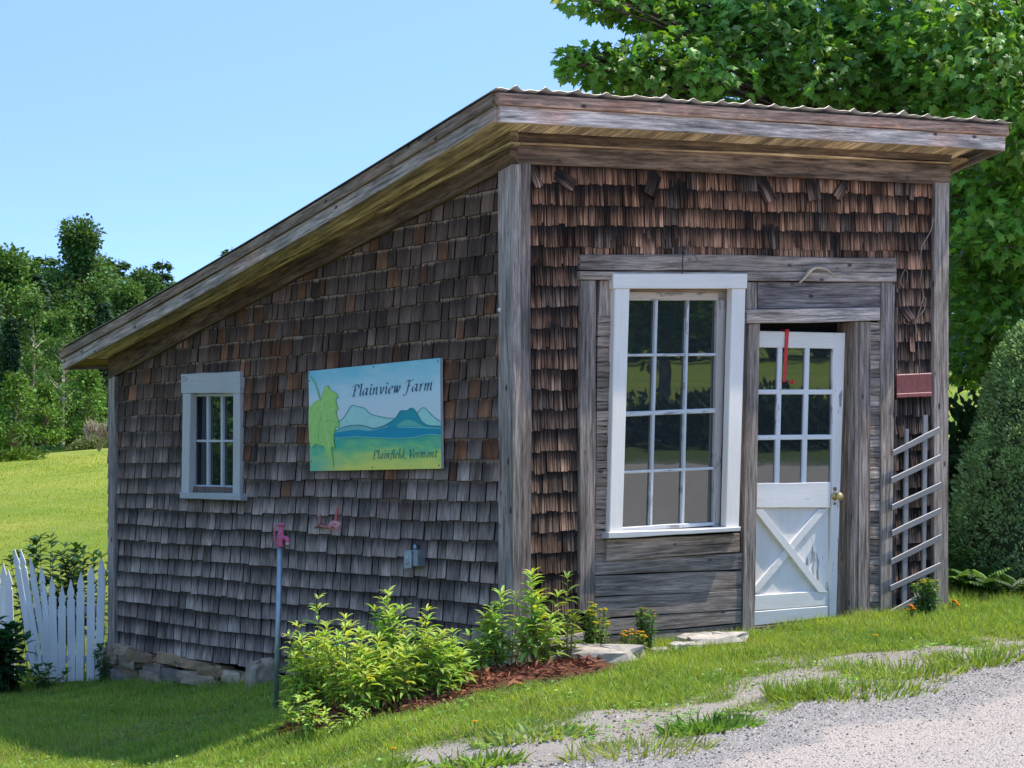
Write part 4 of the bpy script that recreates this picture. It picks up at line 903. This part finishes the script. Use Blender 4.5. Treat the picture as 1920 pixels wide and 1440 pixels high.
plant('perennial',765,12.3,1195,.10,6,20,.085,.25,YG,'low yellow green perennial in the gap before the pointed one')
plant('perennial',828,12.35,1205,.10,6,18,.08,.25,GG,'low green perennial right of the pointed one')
plant('weed',575,12.0,1300,.16,10,14,.06,.34,GG,'low weedy greenery at the left foot of the bed',lean=.6)
plant('weed',640,11.85,1325,.14,8,12,.06,.3,GG,'low weedy greenery at the lawn side of the bed',lean=.6)
plant('flower_clump',1115,13.35,1128,.10,26,28,.05,.3,(.17,.28,.05),'light green clump with yellow blooms by the long flat stone','flowers',flower=((.75,.55,.04),.017))
plant('flower_clump',1210,13.65,1135,.075,20,28,.045,.3,(.09,.21,.04),'dark green upright clump below the window planks','flowers',flower=((.6,.3,.12),.010))
plant('flower_clump',1188,13.5,1182,.09,18,18,.04,.32,(.17,.25,.04),'low clump with an orange yellow bloom in front of the dark upright one','flowers',flower=((.8,.45,.03),.017))
plant('flower_clump',1738,14.95,1082,.10,24,28,.055,.24,(.08,.20,.05),'blue green clump with yellow blooms under the trellis','flowers',flower=((.75,.55,.04),.016))
plant('marigold',1706,14.6,1137,.03,6,8,.03,.4,(.1,.2,.03),'small orange marigold left of the clump under the trellis','flowers',flower=((.85,.35,.02),.02))
plant('marigold',1788,15.2,1128,.04,6,8,.03,.4,(.1,.2,.03),'small orange marigold just right of the shed corner','flowers',flower=((.85,.4,.02),.02))
plant('weed',1380,10.65,1335,.12,8,10,.06,.3,(.11,.21,.03),'dark low weed beside the tuft on the gravel edge',lean=.9)

# ------------------------------------------------------------------ picket fence behind the far corner
fz=18.75
pf=thing('picket_fence','white picket fence with a dipping top joined to the back corner of the shed','fence',at(110,1275,fz))
PK_=[(28,1030,66,1262,18.95),(39,1029,78,1262,18.93),(57,1046,93,1271,18.9),(77,1062,99.5,1272,18.88),(97.5,1081,103,1273,18.85),(117,1099,116.5,1274,18.82),(133,1087,135,1273,18.8),(152,1073,150,1272,18.77),(171,1058,170.5,1273,18.74),(191.5,1047,186,1273,18.7),
     (7,1057,12,1180,19.2),(16,1068,22,1185,19.15),(-6,1066,2,1180,19.25),(-18,1078,-10,1182,19.3),(-32,1090,-24,1186,19.35)]
for xt,yt,xb,yb,D in PK_:
    m=MB(); a=at(xt,yt,D); b=at(xb,yb+ (90 if yb<1200 else 4),D); ax=a-b; ln=np.linalg.norm(ax); ax/=ln; sd_=np.array((1,.0,0)); sd_=sd_-ax*np.dot(sd_,ax); sd_/=np.linalg.norm(sd_)
    hw=(.026 if 20<xt<90 else .032)*random.uniform(.95,1.05); prof=[(0,hw),(.5,hw),(ln-.17,hw),(ln-.165,hw*.72),(ln-.14,hw*.72),(ln-.13,hw*.95),(ln-.10,hw*.9),(ln-.045,hw*.4),(ln,.003)]
    LO=[b+ax*t-sd_*w for t,w in prof]; HI=[b+ax*t+sd_*w for t,w in prof]
    strip(m,LO,HI,np.cross(sd_,ax)*(-.02 if np.cross(sd_,ax)[1]>0 else .02),(.84,.79,.71),.002); m.build('picket',M['picket'],pf)
for ys,off in (((1145,1150,1140),.02),((1232,1236,1236),.02)):
    m=MB(); pts=[at(48,ys[0],18.96),at(110,ys[1],18.88),at(188,ys[2],18.75)]; strip(m,np.array(pts)-np.array((0,0,.03)),np.array(pts)+np.array((0,0,.03)),(0,.03,0),(.5,.51,.52)); m.build('rail',M['picket'],pf)
DG=(.035,.085,.025)
plant('leafy_shrub',85,19.7,988,.40,18,34,.15,.36,DG,'dark leafed shrub standing behind the picket fence','shrub',bare=.3)
plant('leafy_shrub',160,19.6,1010,.26,12,28,.14,.36,DG,'slimmer dark shrub behind the fence beside the shed wall','shrub',bare=.3)
plant('leafy_plant',2,18.3,1165,.28,22,16,.17,.5,(.03,.10,.03),'dark broad leaved plant in front of the left pickets','plant')
plant('leafy_plant',205,18.6,1205,.14,12,12,.08,.5,(.05,.14,.03),'low green plant between the fence and the shed wall','plant')
plant('leafy_plant',85,18.45,1248,.22,12,10,.08,.5,(.06,.16,.03),'low green growth at the foot of the leaning pickets','plant')

# ------------------------------------------------------------------ trees
def decid(h,r,seed,col,nc=46,nl=95,ls=.36,trunk=.22,low=.18,tc=(.16,.14,.12)):
    g=np.random.default_rng(seed); tk=MB(); cr=MB()
    tube(tk,smooth_path([(0,0,-.3),(.1,.05,h*.3),(-.05,.1,h*.6),(.05,0,h*.9)],4),np.linspace(trunk,.03,13),7,tc)
    for i in range(nc):
        t=low+(1-low)*g.random()**.8; prof=math.sin(min(1,(t-low)/(1-low)*1.05+.10)*math.pi)**.6
        a=g.random()*6.28; rr=r*prof*g.uniform(.35,1.); c=np.array((math.cos(a)*rr,math.sin(a)*rr,h*t)); cs=r*g.uniform(.26,.42)
        tube(tk,[(0,0,max(.2,h*t-rr*.7)),c*(.6,.6,1)-np.array((0,0,.15*rr)),c],[.06,.035,.012],4,tc)
        n_=int(nl*g.uniform(.7,1.3)); p=norm(g.normal(size=(n_,3)))*cs*(g.random((n_,1))**.45)*np.array((1,1,.75))
        d=norm(p+g.normal(size=(n_,3))*cs*.6+np.array((0,0,-.15*cs)))
        cc=np.asarray(col)*g.uniform(.7,1.3)*(.7+.6*g.random((n_,1)))*(1+.08*g.normal(size=(n_,3)))
        leaves(cr,c+p,d,norm(g.normal(size=(n_,3))+np.array((0,0,1.))),ls*(.6+.8*g.random(n_)),ls*.6,np.clip(cc,.004,.5),CARD)
    return tk,cr
def conifer(h,r,seed,col,tiers=24,tc=(.14,.12,.10),bare=.08):
    g=np.random.default_rng(seed); tk=MB(); cr=MB(); tube(tk,[(0,0,-.3),(0,0,h*.5),(0,0,h*.98)],[.2,.12,.02],7,tc)
    for i in range(tiers):
        t=bare+(1-bare)*i/tiers; L_=r*(1-t)**.8*g.uniform(.75,1.2)+.15; nb=int(7+6*(1-t))
        for k in range(nb):
            a=g.random()*6.28; u=np.sqrt(g.random(26)); l=L_*g.uniform(.6,1.1)
            p=np.stack([np.cos(a)*u*l,np.sin(a)*u*l,h*t+.22*l*u-.5*l*u*u*.9],1)+g.normal(size=(26,3))*.10
            d=np.stack([np.cos(a)+g.normal(size=26)*.6,np.sin(a)+g.normal(size=26)*.6,-.25+g.normal(size=26)*.3],1)
            cc=np.asarray(col)*g.uniform(.75,1.25)*(.7+.5*u[:,None]+.2*g.random((26,1)))
            leaves(cr,p,d,np.tile((0,0,1.),(26,1))+.5*norm(g.normal(size=(26,3))),.42,.2,np.clip(cc,.004,.4),CARD)
    return tk,cr
def tree(name,builder,label,cat='tree',group=None):
    t=thing(name,label,cat,(0,0,0),group); tk,cr=builder; tk.build('trunk',M['bark'],t); cr.build('crown',M['forestleaf'],t); return t
G1=(.10,.185,.045); G2=(.12,.21,.045); G3=(.04,.085,.042)
FG='forest trees at the far edge of the meadow'
V_=[tree('forest_tree',decid(15,3.9,21,G1,74,210,.29),'tall full crowned leafy tree standing above the rest of the wood','tree',FG),
    tree('forest_tree',decid(12,3.2,22,G2,60,190,.28),'light green leafy tree',  'tree',FG),
    tree('spruce_tree',conifer(14,2.6,23,G3),'dark spruce', 'tree',FG),
    tree('pine_tree',conifer(13,2.9,24,(.08,.15,.045),17),'pine','tree',FG),
    tree('birch_tree',decid(12,2.2,25,G2,34,80,.3,.13,.3,(.45,.43,.40)),'birch','tree',FG),
    tree('young_tree',decid(7,2.6,26,(.14,.25,.04),44,80,.32,.1,.06),'young tree','tree',FG)]
used=set()
def put(i,px,D,top,label,group=FG,hx_=None,x=None,w=1.):
    t=V_[i] if i not in used else copy_tree(V_[i]); used.add(i)
    Xp=(px-960)*D/FPX if x is None else x; z=float(G(Xp,D)); Hn=(15,12,14,13,12,7)[i]
    s=((EYE-(top-720)*D/FPX)-z)/Hn if hx_ is None else hx_/Hn
    t.location=(Xp,D,z); t.rotation_euler=(0,0,random.uniform(0,6.28)); t.scale=(s*w,s*w,s); t['label']=label
    if group: t['group']=group
    return t
put(0,150,165,432,'tall full crowned leafy tree standing above the rest of the wood',w=1.0)
put(3,305,170,478,'pointed green conifer just left of the roof slope in the wood',w=.95)
put(4,118,138,590,'slim birch with a pale trunk in front of the wood')
put(2,70,160,505,'dark narrow spruce left of the tallest tree')
put(1,15,158,485,'broad leafy tree at the left edge of the photo')
put(1,240,160,545,'bright green leafy tree between the tallest tree and the conifer')
put(2,340,168,560,'dark spruce close to the roof edge right of the pointed conifer')
put(5,30,128,700,'young bright tree at the lower left of the wood')
put(5,165,132,690,'young light tree beside the far wall corner of the shed')
put(2,195,150,560,'dark spruce behind the young trees near the shed wall')
put(4,62,145,560,'slender leafy birch left of the pale trunked one')
put(3,435,175,455,'pine whose tip peeks over the middle of the roof slope')
put(0,270,168,520,'round leafy tree filling the wood right of the tallest one')
SG_='leafy forest tree in the mass of the far wood'
for k in range(17): put((2,0,2,1,2,3)[k%6],-30+23*k,176+5*math.sin(k*3.),500+35*math.sin(k*2.1)+max(0,k-10)*9,'dark tree in the dense back row of the far wood',w=1.25)
for i,px,D,top in ((2,-20,150,520),(0,95,178,520),(1,100,150,600),(2,20,145,590),(1,190,175,520),(3,-60,165,470),(1,330,172,590),(0,-110,160,480),(1,400,178,540),(2,500,180,560),(2,-40,172,530),(2,45,176,540),(2,150,178,545),(2,215,180,560),(2,265,178,570),(2,5,170,545),(2,110,174,560),(2,180,170,585),(2,75,150,640),(2,230,150,650),(2,140,146,660),(2,25,152,620),(0,600,185,560),(1,-170,150,520),(2,130,172,500),(5,250,136,690),(5,85,130,720)):
    put(i,px,D,top,SG_)
for i,x,y,h_ in ((0,-24,30,13),(1,-31,34,12),(3,-38,40,14),(1,-33,26,11),(0,-44,36,15),(5,-20,28,5),(2,-46,46,15),(1,-26,40,11)): put(i,0,y,0,'leafy tree left of the meadow, mirrored in the side window','trees left of the meadow',h_,x)
for k in range(26): put((2,0,1,3,0,1)[k%6],0,168+7*math.sin(k*2.7),0,'dark tree in the dense back row of the far wood',FG,12+2.5*math.sin(k*1.9),(-100+3.6*k if k<17 else -21+3.6*(k-17)),1.2)
# low brush at the wood's edge
def brush(px,D,top,label,col=(.10,.17,.03),w=2.2):
    X0=(px-960)*D/FPX; z=float(G(X0,D)); H=(EYE-(top-720)*D/FPX)-z; t=thing('bush',label,'bush',(X0,D,z)); m=MB(); s=MB()
    N=1500; p=norm(rng.normal(size=(N,3)))*np.array((w,1.4,H*.9))*(rng.random((N,1))**.5); p[:,2]=np.abs(p[:,2])*(.75+.25*np.sin(p[:,0]*2.3+px))
    leaves(m,p+np.array((X0,D,z)),norm(p+rvec(N)*1.2+np.array((0,0,.4))),rvec(N),.24,.12,jit(col,N,.5,.1),CARD); m.build('foliage',M['forestleaf'],t)
    for k in range(5): tube(s,[(X0,D,z),(X0+random.uniform(-w,w)*.6,D+random.uniform(-.6,.6),z+H*.7)],[.03,.01],4,(.15,.12,.1))
    s.build('stem',M['bark'],t); return t
brush(20,100,868,'ragged bright bush at the left edge of the meadow',w=1.6); brush(60,118,848,'low bush at the meadow edge below the birch',(.08,.15,.03)); brush(110,122,835,'dense dark bush under the wood right of the low one',(.05,.11,.03)); brush(178,118,815,'pale bush against the far corner of the shed',(.17,.2,.06),1.5); brush(5,90,905,'weedy patch in the meadow at the left edge',(.12,.2,.03),1.6)
q=at(186,812,100); N=420; d=np.stack([rng.normal(0,.5,N),rng.normal(0,.5,N),np.ones(N)],1); zg=float(G(q[0],q[1])); t=thing('pampas_clump','dry pinkish clump of plumed grass beside the far shed corner','dry grass',(q[0],q[1],zg)); m=MB()
for k in range(5):
    m=MB(); N=90; leaves(m,q+np.array((-.5+.25*k,.1*(k%2),.12*math.sin(k*2)))+rng.normal(size=(N,3))*np.array((.07,.07,.16)),d[:N],rvec(N),.32,.05,jit((.50,.38,.28),N,.3,.1),BLADE); m.build('plume',M['petal'],t)
m=MB()
for k in range(5): tube(m,[(q[0],q[1],zg),q+np.array((-.5+.25*k,.1*(k%2),-.1))],[.03,.02],5,(.3,.3,.12))
m.build('stems',M['bark'],t)

# big maple to the right and behind
TB=np.array((6.6,20.6,float(G(6.6,20.6)))); mt=thing('maple_tree','large green maple overhanging the shed roof','tree',TB)
tk=MB(); cr=MB(); tube(tk,smooth_path([TB-np.array((0,0,.4)),TB+np.array((0,.05,1.5)),TB+np.array((-.1,0,3.2)),TB+np.array((.1,.2,6)),TB+np.array((0,.1,9))],5),np.linspace(.36,.10,21),12,(.13,.115,.10))
LB=[(1105,-25,18.3,.34),(1165,-10,18.6,.38),(1250,5,18.8,.42),(1078,120,18.2,.16),(1120,118,18.3,.26),(1180,128,18.4,.30),(1175,165,18.9,.24),(1245,112,18.3,.36),(1255,165,18.8,.3),
 (1320,55,18.8,.48),(1330,150,18.4,.36),(1400,105,19.3,.5),(1410,10,19,.55),(1480,60,18.6,.5),(1460,160,18.8,.36),(1540,20,19.2,.6),(1540,130,18.3,.45),(1620,70,19.3,.6),(1620,175,18.6,.38),(1700,30,18.5,.6),(1700,150,18.9,.42),(1760,190,18.3,.32),(1790,90,17.9,.5),(1850,20,17.4,.5),(1890,120,17.0,.45),(1840,190,17.6,.4),(1925,230,17.0,.4),(1880,320,17.6,.42),(1830,370,18.3,.4),(1900,430,17.3,.4),(1835,470,17.9,.42),(1880,540,17.8,.38),(1825,560,18.8,.36),(1930,600,17.5,.4),(1870,640,18.6,.36),(1815,680,19.3,.3),(1910,330,18.8,.5),(1960,480,18.2,.6),(1980,100,17.8,.7),(1960,280,18.2,.6),
 (1850,250,21,.6),(1840,420,21,.6),(1860,560,21.5,.6),(1830,640,22.5,.5),(1930,680,21.5,.6),(1900,560,22,.7),(1800,330,22,.5),(1810,500,22.5,.5),(1960,620,20,.7)]
LB=[(at(a,b,c),r,1) for a,b,c,r in LB]
g=np.random.default_rng(5)
for i in range(70):
    d=norm(g.normal(size=3)); c=TB+np.array((0,0,6.6))+d*np.array((4.6,3.8,4.2))*g.uniform(.6,1.)
    px=960+FPX*c[0]/c[1]; py=720-FPX*(c[2]-EYE)/c[1]
    if (px<1960 and py>-150) or c[1]<19.3: continue
    LB.append((c,g.uniform(.7,1.1),0))
for c,r,vis in LB:
    s0=TB+np.array((0,0,np.clip(c[2]-TB[2]-np.linalg.norm((c-TB)[:2])*.35,1.8,8.2))); mid=s0*.5+c*.5+np.array((0,0,.25+.15*g.normal()))+g.normal(size=3)*.15
    tube(tk,smooth_path([s0,mid,c],5),np.linspace(.06+.03*r,.008,10)[:len(smooth_path([s0,mid,c],5))] if False else np.linspace(.055+.02*r,.008,len(smooth_path([s0,mid,c],5))),6,(.11,.095,.085))
    for k in range(7):
        e=c+norm(g.normal(size=3))*r*np.array((1,1,.7))*.9; tube(tk,[c*.6+mid*.4,(c+e)/2+g.normal(size=3)*.05,e],[.014,.008,.003],4,(.11,.095,.085))
    N=int((1050 if vis else 420)*r*r*2.0+ (70 if vis else 0)); p=norm(g.normal(size=(N,3)))*(g.random((N,1))**.42)*r*np.array((1.15,1.1,.72))
    p=p*(1+.25*np.sin(p[:,:1]*9+c[0]*3)*np.cos(p[:,2:]*8))
    d=norm(p*np.array((1,1,.3))/r+g.normal(size=(N,3))*.55+np.array((0,0,-.55)))
    up=norm(g.normal(size=(N,3))*.55+np.array((0,0,1.)))
    sz=(.092 if vis else .2)*(.6+.7*g.random(N))
    cc=np.array((.175,.345,.050))*g.uniform(.8,1.2)*(.7+.6*g.random((N,1)))*(1+.08*g.normal(size=(N,3)))
    pl_=g.random(N)<.09; cc[pl_]=cc[pl_]*(2.0,1.5,2.6)
    leaves(cr,c+p,d,up,sz,sz*1.0,np.clip(cc,.004,.5),MAPLE)
tk.build('trunk',M['bark'],mt,True); cr.build('crown',M['mapleleaf'],mt)

# dwarf spruce at the right edge
q=at(1945,1095,16.8); z=float(G(q[0],q[1])); ds=thing('dwarf_spruce','dense cone shaped dwarf spruce right of the shed','shrub',(q[0],q[1],z)); m=MB(); cr=MB()
H=1.85; N=56000; t=rng.random(N)**1.15; a=rng.random(N)*6.283
def dsr(t,a): return .66*np.clip(1.02-t,0,1)**.62*np.clip(.78+t*1.1,0,1)*(1+.10*np.sin(a*5+t*9)*np.cos(t*17+a*2)+.06*np.sin(a*11-t*23))
K=620; ct=rng.random(K)**1.1; ca=rng.random(K)*6.283; cr_=dsr(ct,ca); cc_=np.stack([np.cos(ca)*cr_,np.sin(ca)*cr_,.10+ct*H],1); ctint=jit((.36,.50,.20),K,.3,.06)
k=rng.integers(0,K,N); u=norm(rng.normal(size=(N,3))); rad=(.075+.05*rng.random(K))[k][:,None]; p=cc_[k]+u*rad*(.75+.25*rng.random((N,1)))+np.array((q[0],q[1],z))
d=u+np.stack([np.cos(ca[k])*.5,np.sin(ca[k])*.5,np.full(N,.5)],1)+.35*rng.normal(size=(N,3))
leaves(cr,p,d,rvec(N),.028+.02*rng.random(N),.014,ctint[k]*(.75+.5*rng.random((N,1))),CARD); cr.build('foliage',M['sprucetip'],ds)
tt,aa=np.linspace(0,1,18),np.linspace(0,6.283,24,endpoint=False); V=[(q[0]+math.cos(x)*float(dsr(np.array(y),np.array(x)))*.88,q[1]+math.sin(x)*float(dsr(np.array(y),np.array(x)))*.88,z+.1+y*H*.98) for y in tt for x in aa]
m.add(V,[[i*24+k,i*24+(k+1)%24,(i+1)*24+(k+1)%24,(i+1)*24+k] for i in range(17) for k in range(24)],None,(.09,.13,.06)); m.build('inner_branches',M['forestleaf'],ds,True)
m=MB(); tube(m,[(q[0],q[1],z-.1),(q[0],q[1],z+.4)],[.06,.05],8,(.12,.1,.09)); m.build('trunk',M['bark'],ds)
# ferns and undergrowth at its foot
for i,(px,D,top,lb) in enumerate(((1795,16.6,985,'tall light fern between the shed corner and the dwarf spruce'),(1825,16.2,1060,'green fern in front of the dwarf spruce'),(1885,16.0,1070,'dark fern at the right edge under the dwarf spruce'),(1800,17.5,900,'bright green sapling behind the shed corner'))):
    X0=(px-960)*D/FPX; z=float(G(X0,D)); t=thing('fern',lb,'fern',(X0,D,z)); m=MB(); s=MB(); H=(EYE-(top-720)*D/FPX)-z
    for k in range(16):
        a=random.uniform(0,6.28); R_=random.uniform(.15,.34); b=np.array((X0,D,z)); e=b+np.array((math.cos(a)*R_,math.sin(a)*R_,H*random.uniform(.6,1.))); md=b*.5+e*.5+np.array((0,0,H*.2)); pth=smooth_path([b,md,e],8); tube(s,pth,.003,4,(.1,.14,.04))
        for sgn in (-1,1):
            kk=np.arange(3,len(pth)); dd=norm(np.gradient(pth,axis=0))[kk]; sdv=norm(np.cross(dd,(0,0,1.)))*sgn
            leaves(m,pth[kk],sdv+dd*.35+np.array((0,0,-.15)),np.tile((0,0,1.),(len(kk),1)),.11*np.sin(np.linspace(.5,2.9,len(kk)))+.02,.028,jit((.12,.24,.045) if i!=2 else (.06,.13,.025),len(kk),.3),LANCE)
    m.build('frond',M['leaf'],t); s.build('stem',M['leaf'],t)
# shady hedge and woodland behind the maple
def hedge(name,c,sx,sy,sz,N,col,label,ls=.2,cat='hedge'):
    t=thing(name,label,cat,c); m=MB(); s=MB(); p=norm(rng.normal(size=(N,3)))*(rng.random((N,1))**.35); p=p*(1+.2*np.sin(p[:,:1]*7+c[0])*np.cos(p[:,1:2]*6)); p[:,2]=np.abs(p[:,2]); p=p*np.array((sx,sy,sz))
    leaves(m,p+np.array(c),norm(p/np.array((sx,sy,sz))+rvec(N)*.8),rvec(N),ls*(.6+.8*rng.random(N)),ls*.55,jit(col,N,.45,.1),CARD); m.build('foliage',M['forestleaf'],t)
    for k in range(8): tube(s,[np.array(c)+np.array((random.uniform(-.3,.3)*sx,random.uniform(-.3,.3)*sy,-.1)),np.array(c)+np.array((random.uniform(-.6,.6)*sx,random.uniform(-.5,.5)*sy,sz*.7))],[.04,.01],5,(.12,.1,.09))
    s.build('stem',M['bark'],t); return t
def gz(x,y): return (x,y,float(G(x,y)))
hedge('bush',gz(4.35,20.5),.75,.7,1.35,5000,(.05,.10,.03),'dark shady bush behind the dwarf spruce',.11,'bush')
hedge('bush',gz(5.6,22),1.0,1.0,1.9,4000,(.06,.12,.03),'dark bush in the shade of the maple, at the right edge',.13,'bush')
for i,(x,D,h_) in enumerate(((14,95,9),(19,100,10),(24,92,9),(30,105,11),(9,105,10))): put((1,0,1,0,5)[i],0,D,0,'distant leafy tree seen through the gap right of the shed','trees far behind the maple',h_,x)
# what the panes mirror: the slope across the drive, outside the photograph on the right
mg='trees across the drive on the right'
hedge('hedge',gz(18.5,9.5),1.3,3.4,.75,5000,(.03,.065,.02),'low dark hedge along the far side of the drive',.16)
hedge('hedge',gz(19.5,3.5),1.3,3.2,.9,5000,(.03,.065,.02),'higher dark hedge along the far side of the drive',.16)
hedge('hedge',gz(19,15.5),1.2,2.6,.6,4000,(.03,.065,.02),'lowest dark hedge along the far side of the drive',.16)
for i,x,y_,h_ in [(1,30,4.2,7.5),(1,34,7.4,9)]+[((2,0,3,1)[k%4],84+5*math.sin(k*2.3),1-2.6*k,11+2*math.sin(k*1.7)) for k in range(14)]+[(2,95+4*math.sin(k*1.3),3-2.2*k,13+2*math.cos(k*2.1)) for k in range(18)]: put(i,0,y_,0,'tree of the wood on the rise across the drive, mirrored in the panes',mg,h_,x)
for i,x,D,h_ in ((0,95,-34,16),(2,92,-26,15),(0,90,-18,15),(1,95,-10,13),(2,98,-3,15),(0,100,5,15),(3,100,-42,14),(0,88,-48,15),(2,96,14,14),(1,40,-22,10),(0,100,-14,15),(2,88,-30,13),(1,90,-22,12),(1,92,-38,12)):
    put(i,0,D,0,'leafy tree on the rise across the drive, mirrored in the panes',mg,h_,x)
